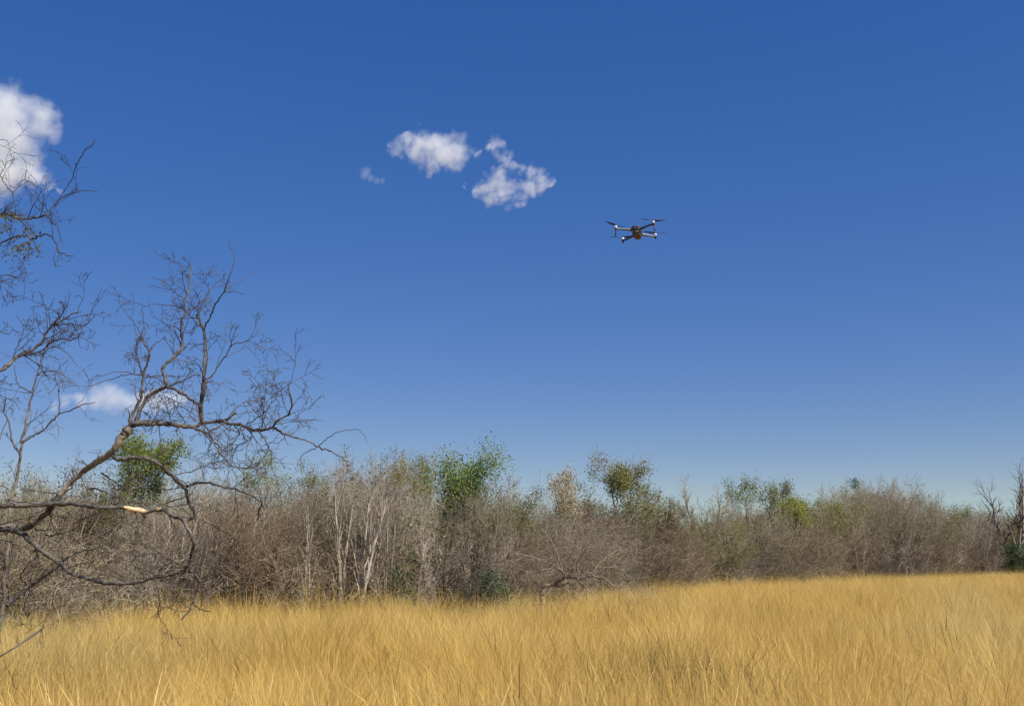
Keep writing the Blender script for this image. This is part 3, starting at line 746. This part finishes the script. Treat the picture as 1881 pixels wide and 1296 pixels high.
YA = 9.2
g0 = at(-190, 1030, YA)
LEAN = [
 ([(-150, 1020), (-90, 985), (-40, 974), (0, 969), (30, 970)], 12, 6.5, 0, 1),
 ([(30, 970), (45, 971), (62, 962), (84, 943), (97, 927), (108, 910)], 4.2, 5.2, .5, 0),
 ([(72, 955), (84, 943), (97, 925), (120, 893), (144, 873), (170, 852), (193, 838), (207, 828), (220, 808), (229, 796), (237, 786)], 3.0, 8.0, .5, 1),
 ([(237, 786), (238, 780), (241, 765), (254, 743), (259, 722), (261, 702), (265, 682), (272, 667), (274, 646), (265, 632), (250, 611)], 3.4, 1.3, 1.0),
 ([(274, 646), (281, 637), (290, 628), (304, 617)], 1.3, .8, 1.2),
 ([(239, 784), (251, 771), (259, 751), (273, 727), (292, 717), (306, 711)], 4.2, 4.0, .5),
 ([(306, 711), (305, 700), (300, 678), (313, 662), (332, 641), (336, 625), (331, 611), (334, 588), (342, 570), (340, 551), (348, 528), (350, 505), (352, 489)], 3.6, 1.2, 1.3),
 ([(306, 711), (326, 718), (344, 729), (358, 739), (369, 745)], 3.0, 2.6, .5),
 ([(309, 711), (326, 704), (343, 695), (358, 688), (369, 687)], 1.4, .9, 1.3),
 ([(302, 705), (287, 695), (271, 690), (251, 688), (234, 688), (213, 692), (176, 706), (152, 716)], 1.3, .6, .5),
 ([(257, 689), (232, 683), (205, 685), (181, 694), (165, 705)], 1.0, .5, .4),
 ([(237, 785), (251, 778), (264, 775), (275, 779), (292, 778), (309, 778), (329, 781), (353, 782), (378, 777), (407, 772), (422, 766), (433, 756)], 6.0, 2.2, .6),
 ([(400, 773), (431, 778), (451, 782), (468, 789), (489, 789), (502, 782), (511, 772), (529, 760), (535, 748), (534, 729), (530, 705)], 3.4, 1.2, 1.4),
 ([(502, 783), (512, 791), (533, 800), (560, 807), (577, 816), (590, 823), (614, 833), (640, 846)], 2.2, .8, .15),
 ([(585, 819), (601, 804), (621, 793), (645, 789), (658, 790), (669, 799), (672, 814)], 1.0, .5, .08),
 ([(580, 824), (567, 828), (553, 838), (548, 852)], 1.0, .5, .1),
 ([(353, 783), (370, 792), (382, 795), (400, 816), (404, 829), (424, 855), (453, 859), (465, 858), (477, 868)], 2.6, 1.0, .5),
 ([(382, 794), (400, 785), (412, 774)], 2.0, 1.6, .4),
 ([(431, 780), (438, 790), (436, 802), (427, 814), (414, 821), (402, 829)], 1.6, 1.0, 1.2),
 ([(453, 786), (463, 795), (458, 807), (440, 816), (424, 817)], 1.4, .8, 1.2),
 ([(470, 790), (485, 800), (490, 814), (499, 833)], 1.3, .7, 1.2),
 ([(371, 780), (370, 748), (371, 731), (375, 714), (376, 690), (377, 660), (375, 625), (374, 607), (367, 588), (362, 579)], 4.6, 2.2, .9),
 ([(374, 607), (377, 600), (385, 583), (397, 558), (412, 535), (422, 502), (430, 482), (431, 465), (422, 452), (421, 440)], 2.0, .7, .12),
 ([(413, 534), (432, 522), (450, 509), (470, 499)], 1.0, .5, .2),
 ([(413, 536), (431, 536), (450, 542)], .9, .5, .2),
 ([(371, 597), (368, 570), (376, 549), (382, 530), (385, 519)], 1.6, .8, 1.3),
 ([(377, 716), (383, 695), (392, 685), (404, 667), (420, 646), (425, 634), (445, 627), (466, 618), (478, 602)], 2.0, .6, .7),
 ([(425, 637), (429, 618), (434, 601)], 1.0, .6, .8),
 ([(342, 570), (325, 562), (300, 560), (280, 558), (262, 565), (258, 580)], 1.1, .5, .6),
 ([(340, 551), (322, 535), (308, 520), (294, 514)], 1.1, .5, .8),
 ([(422, 764), (436, 748), (452, 738), (470, 735), (478, 720), (474, 700)], 1.3, .6, 1.6),
 ([(451, 782), (470, 768), (490, 752), (505, 735), (512, 716)], 1.2, .6, 1.6),
 ([(489, 789), (480, 768), (464, 752), (455, 735)], 1.2, .6, 1.6),
 ([(275, 779), (290, 760), (291, 740), (305, 730), (315, 735)], 1.4, .7, 1.8),
 ([(313, 778), (312, 755), (330, 745), (345, 755), (350, 770)], 1.2, .7, 1.8),
 ([(341, 781), (335, 765), (322, 752)], 1.0, .6, 1.6),
 ([(430, 778), (412, 790), (400, 800), (385, 812)], 1.0, .6, 1.4),
 ([(205, 832), (213, 841), (229, 843), (254, 840), (274, 843), (296, 855), (313, 872), (336, 894), (345, 914), (348, 926), (357, 939), (353, 951), (343, 956)], 4.4, 2.8, .3),
 ([(296, 852), (313, 851), (338, 862)], 1.2, .6, .4),
 ([(318, 874), (353, 866), (368, 859), (382, 856), (397, 861), (425, 853)], 1.1, .6, .5),
 ([(336, 893), (348, 892), (363, 885), (385, 887), (407, 892), (439, 900), (464, 911), (481, 926), (474, 943), (474, 961)], 2.3, 1.6, .4),
 ([(-150, 930), (-60, 932), (0, 930), (17, 926), (43, 928), (84, 925), (108, 926), (130, 923), (151, 928), (184, 932), (216, 929), (227, 932), (248, 937), (270, 940), (296, 936), (313, 945), (333, 953), (344, 966), (354, 988), (354, 1010), (346, 1036)], 5.5, 3.0, .25),
 ([(296, 934), (304, 922), (316, 911)], 2.0, 1.0, .6),
 ([(346, 1036), (347, 1042), (367, 1068), (361, 1087), (354, 1105), (346, 1122), (333, 1139)], 2.4, 1.4, .4),
 ([(357, 1109), (367, 1117), (385, 1123)], 1.5, .9, .8),
 ([(352, 1118), (337, 1109), (322, 1098)], 1.4, .8, .6),
 ([(345, 1040), (337, 1046), (324, 1064), (313, 1083)], 1.8, 1.0, .6),
 ([(345, 956), (360, 953), (382, 961), (427, 985), (466, 1017)], 1.1, .6, .3),
 ([(229, 934), (223, 956), (203, 973), (188, 979), (164, 992)], 1.5, .8, .4),
 ([(0, 970), (22, 973), (37, 977), (60, 997), (86, 1018), (108, 1033), (130, 1051), (156, 1061), (194, 1070), (238, 1071), (281, 1061), (313, 1055), (333, 1051), (344, 1041)], 5.5, 1.8, .3),
 ([(110, 1034), (104, 1040), (76, 1061), (52, 1079), (30, 1096), (12, 1112)], 3.5, 4.2, .2),
 ([(110, 1033), (121, 1027), (140, 1014), (173, 1007), (194, 997), (225, 990)], 2.3, .8, .5),
 ([(52, 1076), (39, 1057), (52, 1036), (65, 1025)], 1.8, 1.0, .5),
 ([(53, 1080), (56, 1096), (52, 1113), (50, 1135)], 1.9, 1.5, .3),
 ([(283, 1062), (290, 1080), (292, 1105), (291, 1125)], 1.8, 1.2, .3),
]
def tangle():      # thin crossing branches low in the tree
    r = random.Random(91); out = []
    for k in range(34):
        x, y = r.uniform(-20, 350), r.uniform(860, 1060)
        a = r.uniform(-.9, .9) + (math.pi if r.random() < .45 else 0)
        L = r.uniform(60, 170); n = 6; pts = [(x, y)]
        bend = r.uniform(-.22, .22)
        for i in range(n):
            x += math.cos(a) * L / n; y += math.sin(a) * L / n * .8; a += bend + r.gauss(0, .12)
            pts.append((x, min(y, 1120)))
        out.append((pts, r.uniform(.9, 1.7), .4, r.uniform(.1, .5)))
    return out
LEAN += tangle()
gxa, gya = g0.x - .25, YA
a0, b0, c0 = at(-150, 1020, YA), at(-150, 930, YA), at(-260, 900, YA)
root_a, base_a, done_a = near_tree('leaning_tree', 'bare leaning tree with dark gnarled limbs reaching across the left foreground', YA, LEAN, 7, ('near_bark', 'near_bark_sunlit'), 'near_twig',
    roots=[([(gxa, gya, -.1), (gxa + .02, gya, .5), (gxa + .06, gya, 1.2), (a0.x, a0.y, a0.z + .02)], [.12, .09, .075, .058]),
           ([(gxa + .03, gya, 1.0), (gxa - .02, gya + .03, 1.9), (b0.x - .05, b0.y, b0.z), (b0.x, b0.y, b0.z)], [.08, .06, .035, .025])])
# the stretch of limb that lost its bark
def bare_patch():
    log = done_a[[l[0][0] for l in LEAN].index((-150, 930))]
    seg = [[float(np.interp(x, [d[0] for d in log], [d[k] for d in log])) if k else x for k in range(3)] for x in (227, 236, 245, 254, 263, 271)]
    bm = MB()
    P = [at(d[0], d[1] - .8, d[2] - .012) for d in seg]
    bm.tube([tuple(p - base_a) for p in P], [.010, .0205, .0195, .021, .0195, .011], 12, .5)
    P = [at(x, y, seg[-1][2] - .014) for x, y in ((287, 935.5), (291, 934.5), (296, 933.5))]
    bm.tube([tuple(p - base_a) for p in P], [.006, .017, .006], 8, .5)
    bm.build('bare_wood', M['bare_wood'], root_a, smooth=True)
bare_patch()

SAP = [
 ([(14, 1010), (18, 960), (20, 919), (30, 879), (38, 832), (42, 800), (52, 756), (60, 720), (67, 692), (71, 684), (74, 665), (83, 642), (92, 622)], 3.5, 1.0, .5),
 ([(43, 812), (55, 803), (74, 792), (100, 768), (116, 758), (144, 746), (174, 738)], 2.1, .7, .5),
 ([(106, 764), (110, 742), (109, 718), (109, 700), (111, 678)], 1.4, .7, .3),
 ([(140, 747), (152, 733), (162, 716), (166, 712)], .9, .5, .3),
 ([(38, 832), (30, 824), (22, 808), (14, 768), (8, 755), (12, 730)], 2.0, 1.1, .9),
 ([(14, 768), (6, 790), (0, 806), (-10, 830)], 1.3, .8, .6),
 ([(60, 720), (44, 713), (33, 705), (29, 684), (27, 672)], 1.5, .7, .7),
 ([(68, 690), (79, 682), (108, 680), (112, 672), (124, 660)], 1.3, .6, .3),
 ([(72, 672), (66, 655), (69, 646)], 1.0, .6, .4),
 ([(109, 720), (103, 700), (100, 688)], .8, .5, .3),
]
q = at(12, 1030, 13.2)
p14 = at(14, 1010, 13.2)
near_tree('sapling', 'thin straight bare sapling with sparse forks at the left edge', 13.2, SAP, 17, 'near_bark_mid', 'near_twig', twig_len=(.15, .6), twig_dens=.75,
          roots=[([(q.x - .03, 13.2, -.05), (q.x - .02, 13.2, .8), (q.x - .01, 13.2, 1.5), tuple(p14)], [.030, .027, .024, .022])])
YC = 8.8
UP = [
 ([(-190, 760), (-120, 735), (-60, 705), (0, 680), (12, 674), (23, 663), (39, 652), (50, 647), (73, 630), (83, 613), (98, 598), (108, 590), (131, 578), (148, 571)], 7, 1.2, .8),
 ([(50, 648), (64, 647), (77, 642), (89, 632), (110, 621), (131, 623), (145, 617)], 2.0, .9, .8),
 ([(102, 597), (131, 594), (154, 596), (170, 584), (174, 578)], 1.4, .6, .6),
 ([(131, 594), (139, 603), (144, 617), (150, 640)], .9, .5, .4),
 ([(98, 596), (106, 578), (93, 569), (72, 562), (55, 565)], 1.1, .5, .7),
 ([(89, 640), (108, 638), (127, 652), (141, 675)], 1.0, .5, .4),
 ([(23, 663), (30, 640), (42, 622), (60, 605), (66, 600)], 1.0, .6, 1.3),
 ([(-30, 610), (0, 610), (14, 613), (22, 605)], 1.3, .7, .9),
 ([(-190, 470), (-120, 430), (-50, 408), (0, 396), (13, 393), (25, 398), (44, 402), (64, 400), (85, 394)], 6, 1.8, .8),
 ([(85, 392), (98, 378), (110, 365), (120, 359), (148, 351), (179, 349)], 1.4, .6, .4),
 ([(86, 395), (94, 407), (106, 415), (110, 432), (116, 448)], 1.4, .6, .7),
 ([(85, 392), (76, 386), (66, 380), (60, 361)], .9, .5, .5),
 ([(-60, 470), (-20, 455), (0, 446), (19, 439), (39, 432), (50, 433), (58, 442), (52, 455), (50, 479)], 2.2, .9, .8),
 ([(56, 440), (64, 438), (77, 431), (93, 434), (102, 444), (108, 461), (116, 467), (135, 473)], 1.8, .8, .3),
 ([(98, 378), (118, 352), (132, 330), (138, 312), (143, 299), (154, 280), (175, 259)], .9, 1.3, .05),
 ([(13, 393), (22, 372), (22, 355), (14, 345), (6, 334), (0, 318)], 1.4, .7, .7),
 ([(22, 356), (33, 342), (42, 330), (56, 336)], 1.0, .6, .3),
 ([(-60, 520), (-20, 510), (10, 505), (35, 512)], 1.2, .6, 1.2),
 ([(-60, 270), (-20, 256), (0, 256), (15, 262), (20, 285), (22, 300)], .9, .4, .2),
]
tb = at(-330, 1030, YC)
t1, t2 = at(-190, 760, YC), at(-190, 470, YC)
near_tree('overhanging_tree', 'bare tree standing left of the frame with upper branches reaching in before the cloud', YC, UP, 27, 'near_bark', 'near_twig',
    roots=[([(tb.x, YC, -.1), (tb.x + .05, YC, 1.2), (tb.x - .02, YC + .05, 2.6), (tb.x + .1, YC, 4.0), (tb.x + .2, YC, 5.5)], [.16, .13, .11, .07, .02]),
           ([(tb.x, YC, 2.0), ((tb.x + t1.x) / 2, YC, 2.6), tuple(t1)], [.09, .05, .031]),
           ([(tb.x, YC, 3.2), ((tb.x + t2.x) / 2, YC, 4.0), tuple(t2)], [.08, .045, .026])],
    leafspec=[('leaf_olive', 300, .024, .03, lambda p: (p.x < at(28, 380, YC).x) and p.z > at(0, 445, YC).z and p.z < at(0, 355, YC).z)])

# fallen stick in the grass, lower left
def stick():
    bm = MB(); r = random.Random(3)
    P = [at(x, y, Y) for x, y, Y in ((-30, 1222, 6.7), (0, 1205, 6.75), (18, 1194, 6.8), (36, 1183, 6.85), (52, 1172, 6.9), (68, 1161, 6.95), (82, 1150, 7.0))]
    b = P[0].copy()
    bm.tube([tuple(p - b) for p in P], [.004, .005, .0045, .0055, .007, .008, .003], 8)
    bm.tube([tuple(p - b) for p in (P[5], P[5] + Vector((.03, .02, .03)), P[5] + Vector((.06, .05, .05)))], [.003, .002, .0015], 5)
    o = bm.build('fallen_branch', M['near_bark'], smooth=True); o.location = b
    tag(o, 'short dark broken stick lying slanted on the grass in the lower left corner', 'stick')
stick()

# the fallen tree with the red broken stump, mid field
YF = 23.5
FALL = [
 ([(996, 1112), (996, 1096), (998, 1082), (1003, 1074)], 4.6, 4.2, 0, 1),
 ([(1003, 1074), (1012, 1073), (1024, 1075), (1034, 1074), (1043, 1071)], 3.2, 1.8, 0, 1),
 ([(1018, 1073), (1027, 1066), (1036, 1061), (1052, 1059), (1068, 1062), (1090, 1055)], 2.4, 1.6, .8, 0),
 ([(1050, 1060), (1036, 1050), (1020, 1040), (1000, 1030), (975, 1020), (945, 1015)], 1.8, 0.7, 1.6),
 ([(1040, 1060), (1030, 1038), (1022, 1015), (1012, 990), (998, 972)], 1.8, 0.7, 1.8),
 ([(1058, 1060), (1062, 1040), (1054, 1015), (1040, 990), (1044, 965)], 1.7, 0.7, 1.8),
 ([(1062, 1060), (1060, 1035), (1074, 1010), (1092, 990), (1120, 975)], 1.6, 0.6, 1.8),
 ([(1078, 1058), (1096, 1042), (1110, 1025), (1130, 1012), (1155, 1005)], 1.7, 0.6, 1.6),
 ([(1088, 1056), (1104, 1060), (1118, 1070), (1135, 1078), (1160, 1077)], 1.6, 0.6, 1.2),
 ([(1080, 1060), (1100, 1048), (1120, 1042), (1140, 1040)], 1.6, 0.6, 1.4),
 ([(1060, 1062), (1072, 1076), (1086, 1086), (1098, 1098)], 1.4, 0.6, .8),
 ([(1040, 1074), (1050, 1084), (1056, 1096), (1064, 1100)], 1.4, 0.6, .5),
 ([(1048, 1058), (1058, 1030), (1080, 1000), (1100, 985)], 1.4, 0.6, 1.5),
 ([(1030, 1045), (1000, 1045), (970, 1050), (950, 1040)], 1.2, 0.6, 1.4),
]
qf = at(996, 1112, YF)
near_tree('fallen_tree', 'broken bare tree with a red brown snapped stump bent over the grass', YF, FALL, 37, ('bark_grey', 'red_wood'), 'twig_pale',
          roots=[([(qf.x + .03, YF, -.05), (qf.x, YF, .5), tuple(qf)], [.075, .065, .058])], twig_len=(.4, 1.3), twig_dens=.85)

# ------------------------------------------------------------------ drone
def make_drone():
    Mb = plain('dark grey drone shell', (.035, .035, .04), .45)
    Mt = plain('matt black plastic', (.012, .012, .014), .5)
    Ma_lit = plain('sunlit grey drone arm', (.075, .078, .082), .4)  # arm grey with sunlight put into the colour, for the lit diagonal
    Ml = plain('warm grey belly plastic', (.06, .05, .042), .55)
    Mm = plain('bright brushed metal', (.86, .87, .9), .3, .85)
    Mw = plain('white motor cap', (.85, .86, .88), .25)
    Mg = plain('black lens glass', (.005, .005, .008), .08, 0, 1)
    Mr = plain('dark red sensor window', (.12, .01, .01), .25)
    Y = 9.4
    c = at(1170, 428, Y)
    root = empty('drone', c, (math.radians(-3), math.radians(-3), math.radians(-15)))
    root.scale = (.97,) * 3
    tag(root, 'small grey four rotor camera drone hovering in the blue sky', 'drone')
    def loft(bm, secs, k=16, mat=0, pw=2.6):     # superellipse sections (y, half width, half height, z)
        V = []
        for y, w, h, z in secs:
            for i in range(k):
                a = 2 * math.pi * i / k
                ca, sa = math.cos(a), math.sin(a)
                V.append((w * math.copysign(abs(ca) ** (2 / pw), ca), y, z + h * math.copysign(abs(sa) ** (2 / pw), sa)))
        n = len(secs)
        q = [[i * k + j, i * k + (j + 1) % k, (i + 1) * k + (j + 1) % k, (i + 1) * k + j] for i in range(n - 1) for j in range(k)]
        bm.add(V, q, .5, mat)
    # body: nose at -Y (towards the viewer), tail at +Y
    bm = MB()
    loft(bm, [(-.112, .001, .001, .012), (-.110, .020, .014, .012), (-.100, .034, .024, .014), (-.07, .043, .031, .016), (-.02, .046, .034, .016), (.05, .042, .032, .014), (.09, .034, .026, .012), (.108, .018, .014, .010), (.110, .001, .001, .010)])
    bm.build('body', Mb, root, smooth=True)
    bm = MB()
    loft(bm, [(-.06, .001, .001, -.016), (-.058, .026, .016, -.018), (-.02, .034, .022, -.020), (.05, .034, .024, -.020), (.088, .026, .020, -.014), (.092, .001, .001, -.014)])
    bm.build('belly', Ml, root, smooth=True)
    bm = MB(); loft(bm, [(-.03, .001, .001, .050), (-.028, .024, .006, .050), (.06, .026, .007, .048), (.085, .018, .004, .040), (.087, .001, .001, .040)])
    bm.build('battery', Mt, root, smooth=True)
    # front sensors
    for sx in (-1, 1):
        bm = MB(); bm.tube([(sx * .021, -.104, .020), (sx * .021, -.1125, .020), (sx * .021, -.1126, .020)], [.008, .007, .0005], 12)
        bm.build('vision_sensor', Mg, root, smooth=True)
    bm = MB(); bm.tube([(.0, -.045, -.034), (0, -.045, -.044), (0, -.045, -.0441)], [.009, .008, .0003], 12)
    bm.build('belly_sensor', Mr, root, smooth=True)
    # gimbal with camera
    g = MB()
    g.box((0, -.092, -.018), (.050, .016, .008)); g.box((-.027, -.097, -.030), (.006, .014, .030)); g.box((.027, -.097, -.030), (.006, .014, .030))
    gm = g.build('gimbal', Mt, root)
    cm = MB(); loft(cm, [(-.124, .001, .001, -.034), (-.122, .016, .015, -.034), (-.112, .020, .019, -.034), (-.092, .020, .019, -.034), (-.086, .014, .013, -.034), (-.085, .001, .001, -.034)])
    cam_o = cm.build('camera_head', Ml, gm, smooth=True)
    ln = MB(); ln.tube([(-.002, -.120, -.034), (-.002, -.129, -.034), (-.002, -.1292, -.034)], [.0115, .0105, .0004], 16)
    ln.build('lens', Mg, gm, smooth=True)
    # arms, motors, propellers, feet
    arms = [(-1, -1, 232, .0), (1, -1, 27, .0), (1, 1, 205, .0), (-1, 1, 10, .0)]
    for sx, sy, ang, _ in arms:
        a = MB()
        x0, y0 = sx * .036, sy * (.062 if sy < 0 else .070)
        x1, y1 = sx * (.172 if sy < 0 else .152), sy * (.125 if sy < 0 else .135)
        z0, z1 = (.012, .020) if sy < 0 else (.002, -.006)
        loc = [(x0, y0, z0), (x0 + (x1 - x0) * .2, y0 + (y1 - y0) * .2, z0 + .002), (x0 + (x1 - x0) * .75, y0 + (y1 - y0) * .75, z1), (x1, y1, z1)]
        a.tube(loc, [.0125, .0115, .0085, .011], 10)
        a.tube([(x1, y1, z1 - .011), (x1, y1, z1 - .009), (x1, y1, z1 + .010), (x1, y1, z1 + .0101)], [.001, .0135, .0135, .001], 16)
        ao = a.build('arm', Ma_lit if sx * sy > 0 else Mb, root, smooth=True)  # sunlit diagonal painted paler, shaded arms painted in the dark shell colour
        m = MB(); m.tube([(x1, y1, z1 + .0102), (x1, y1, z1 + .011), (x1, y1, z1 + .024), (x1, y1, z1 + .027), (x1, y1, z1 + .0271)], [.001, .0108, .0108, .008, .001], 20)
        m.build('motor', Mw, ao, smooth=True)
        # landing foot
        f = MB()
        if sy < 0: f.tube([(x1, y1, z1 - .009), (x1 + sx * .004, y1 - .004, z1 - .04), (x1 + sx * .008, y1 - .006, z1 - .072), (x1 + sx * .008, y1 - .006, z1 - .0722)], [.008, .006, .0065, .001], 8)
        else: f.tube([(x1, y1, z1 - .009), (x1, y1, z1 - .024), (x1, y1, z1 - .0242)], [.009, .006, .001], 8)
        f.build('landing_foot', Mb, ao, smooth=True)
        # propeller: hub and two blades at rest, one mesh
        pr = MB()
        zz = z1 + .034
        pr.tube([(x1, y1, zz - .004), (x1, y1, zz - .0038), (x1, y1, zz + .004), (x1, y1, zz + .0042)], [.0005, .008, .007, .0005], 12)
        for h in (0, 180):
            A = math.radians(ang + h)
            ux, uy = math.cos(A), math.sin(A)
            vx, vy = -uy, ux
            ss = np.linspace(.006, .116, 9)
            ww = np.interp(ss, [.006, .03, .06, .1, .116], [.010, .024, .025, .016, .006])
            V = []
            for s, w in zip(ss, ww):
                tw = (.35 if sx * sy > 0 else -.35) * (1 - s / .14)
                for e, up_ in ((-.35, -1), (.65, 1)):
                    for th in (-.0007, .0007):
                        V.append((x1 + ux * s + vx * w * e, y1 + uy * s + vy * w * e, zz + th + w * e * math.tan(tw) + .012 * (s / .116) ** 2))
            n = len(ss); q = []
            for i in range(n - 1):
                b, d = i * 4, (i + 1) * 4
                q += [[b, b + 2, d + 2, d], [b + 1, d + 1, d + 3, b + 3], [b, d, d + 1, b + 1], [b + 2, b + 3, d + 3, d + 2]]
            q += [[0, 1, 3, 2], [(n - 1) * 4, (n - 1) * 4 + 2, (n - 1) * 4 + 3, (n - 1) * 4 + 1]]
            pr.add(V, q)
        pr.build('propeller', Mt, ao)
    return root
make_drone()

# ------------------------------------------------------------------ clouds (real volumes, two and a half kilometres off)
def cloud(name, label, blobs, Y, dens, seed, amp=.9, albedo=.70, nscale=.022, stretch=(1, 1, 1), soft=.9, warp=45):
    """blobs: (px, py, radius in px)"""
    import bmesh
    r = random.Random(seed)
    B = []
    for px, py, rp in blobs:
        d = r.uniform(-.5, .5) * rp * Y / F
        p = at(px, py, Y); 
        B.append((p + Vector((0, d, 0)), rp * p.length / F))
    c = sum((b[0] for b in B), Vector()) / len(B)
    bm = bmesh.new()
    for p, rad in B:
        mtx = Matrix.Translation(p - c) @ Matrix.Diagonal((stretch[0], stretch[1], stretch[2], 1))
        bmesh.ops.create_icosphere(bm, subdivisions=3, radius=rad * 1.3, matrix=mtx)
    me = bpy.data.meshes.new(name); bm.to_mesh(me); bm.free()
    o = bpy.data.objects.new(name, me); o.location = c; col.objects.link(o)
    md = o.modifiers.new('remesh', 'REMESH'); md.mode = 'VOXEL'; md.voxel_size = min(b[1] for b in B) * .28
    dg = bpy.context.evaluated_depsgraph_get()
    m2 = bpy.data.meshes.new_from_object(o.evaluated_get(dg))
    o.modifiers.clear(); o.data = m2; m2.name = name
    m, n, l = new_mat(name + ' vapour')
    tc = n.new('ShaderNodeTexCoord')
    nz = n.new('ShaderNodeTexNoise'); nz.inputs['Scale'].default_value = nscale; nz.inputs['Detail'].default_value = 6; nz.inputs['Roughness'].default_value = .7
    l.new(tc.outputs['Object'], nz.inputs['Vector'])
    nw = n.new('ShaderNodeTexNoise'); nw.inputs['Scale'].default_value = nscale * .8; nw.inputs['Detail'].default_value = 3
    l.new(tc.outputs['Object'], nw.inputs['Vector'])
    w0 = n.new('ShaderNodeVectorMath'); w0.operation = 'SUBTRACT'; w0.inputs[1].default_value = (.5, .5, .5); l.new(nw.outputs['Color'], w0.inputs[0])
    w1 = n.new('ShaderNodeVectorMath'); w1.operation = 'SCALE'; w1.inputs['Scale'].default_value = warp * 2; l.new(w0.outputs[0], w1.inputs[0])
    w2 = n.new('ShaderNodeVectorMath'); w2.operation = 'ADD'; l.new(tc.outputs['Object'], w2.inputs[0]); l.new(w1.outputs[0], w2.inputs[1])
    field = None
    for p, rad in B:
        vd = n.new('ShaderNodeVectorMath'); vd.operation = 'SUBTRACT'; vd.inputs[1].default_value = p - c
        l.new(w2.outputs[0], vd.inputs[0])
        vs = n.new('ShaderNodeVectorMath'); vs.operation = 'MULTIPLY'; vs.inputs[1].default_value = tuple(1 / (rad * s) for s in stretch)
        l.new(vd.outputs[0], vs.inputs[0])
        le = n.new('ShaderNodeVectorMath'); le.operation = 'LENGTH'; l.new(vs.outputs[0], le.inputs[0])
        f = mth(n, l, 'SUBTRACT', 1.0, le.outputs['Value'])
        field = f if field is None else mth(n, l, 'MAXIMUM', field, f)
    v = mth(n, l, 'ADD', field, mth(n, l, 'MULTIPLY', mth(n, l, 'SUBTRACT', nz.outputs[0], .5 + .06), amp * 2))
    v = mth(n, l, 'MULTIPLY', v, 1 / soft, True)
    v = mth(n, l, 'MULTIPLY', v, mth(n, l, 'MULTIPLY', mth(n, l, 'ADD', field, .25), 4, True))
    v = mth(n, l, 'MULTIPLY', v, dens * .7)
    pv = n.new('ShaderNodeVolumeScatter'); pv.inputs['Color'].default_value = (albedo, albedo, albedo * 1.02, 1)
    pv.inputs['Anisotropy'].default_value = .0
    l.new(v, pv.inputs['Density'])
    out = n.new('ShaderNodeOutputMaterial'); l.new(pv.outputs[0], out.inputs['Volume'])
    m.cycles.volume_step_rate = .35
    m2.materials.clear(); m2.materials.append(m)
    tag(o, label, 'cloud')
    return o
CY_ = 2500
cloud('cloud', 'large puffy white cloud at the left edge behind the bare upper branches',
      [(20, 205, 48), (60, 196, 34), (-30, 230, 70), (80, 232, 32), (100, 243, 20), (30, 262, 50), (-20, 300, 70), (45, 300, 38), (60, 325, 30), (20, 330, 34), (90, 343, 14), (115, 347, 10), (-60, 250, 90)], CY_, .036, 1, amp=.8, albedo=.5, soft=.6)
cloud('cloud', 'white ragged cloud in two tufts high left of the drone',
      [(728, 272, 15), (742, 258, 15), (768, 272, 32), (795, 278, 40), (822, 276, 34), (845, 268, 24), (838, 288, 22), (808, 300, 22), (790, 305, 18),
       (876, 284, 12), (893, 272, 14), (909, 270, 17), (918, 286, 14), (936, 296, 15), (955, 304, 14), (975, 318, 18), (996, 330, 20), (1008, 340, 13), (978, 342, 18), (955, 352, 18), (918, 332, 22), (900, 345, 24), (886, 352, 16), (925, 348, 26), (942, 338, 18), (905, 364, 18), (930, 366, 18), (955, 370, 13), (852, 340, 8), (862, 330, 7)], CY_, .05, 2, amp=.72, nscale=.03)
cloud('cloud', 'tiny faint wisp of cloud left of the two tufted cloud', [(671, 320, 13), (675, 313, 9), (682, 327, 9), (692, 331, 8), (703, 332, 7)], CY_, .022, 3, amp=.35, nscale=.05, warp=8)
cloud('cloud', 'low flat white cloud behind the fork of the leaning tree',
      [(200, 726, 26), (178, 732, 22), (225, 732, 25), (150, 737, 17), (125, 740, 14), (100, 742, 11), (252, 736, 23), (283, 732, 26), (310, 732, 24), (336, 736, 18), (205, 738, 20), (240, 740, 18), (268, 738, 20)], CY_ * 1.6, .034, 4, amp=.40, nscale=.016, albedo=.55)
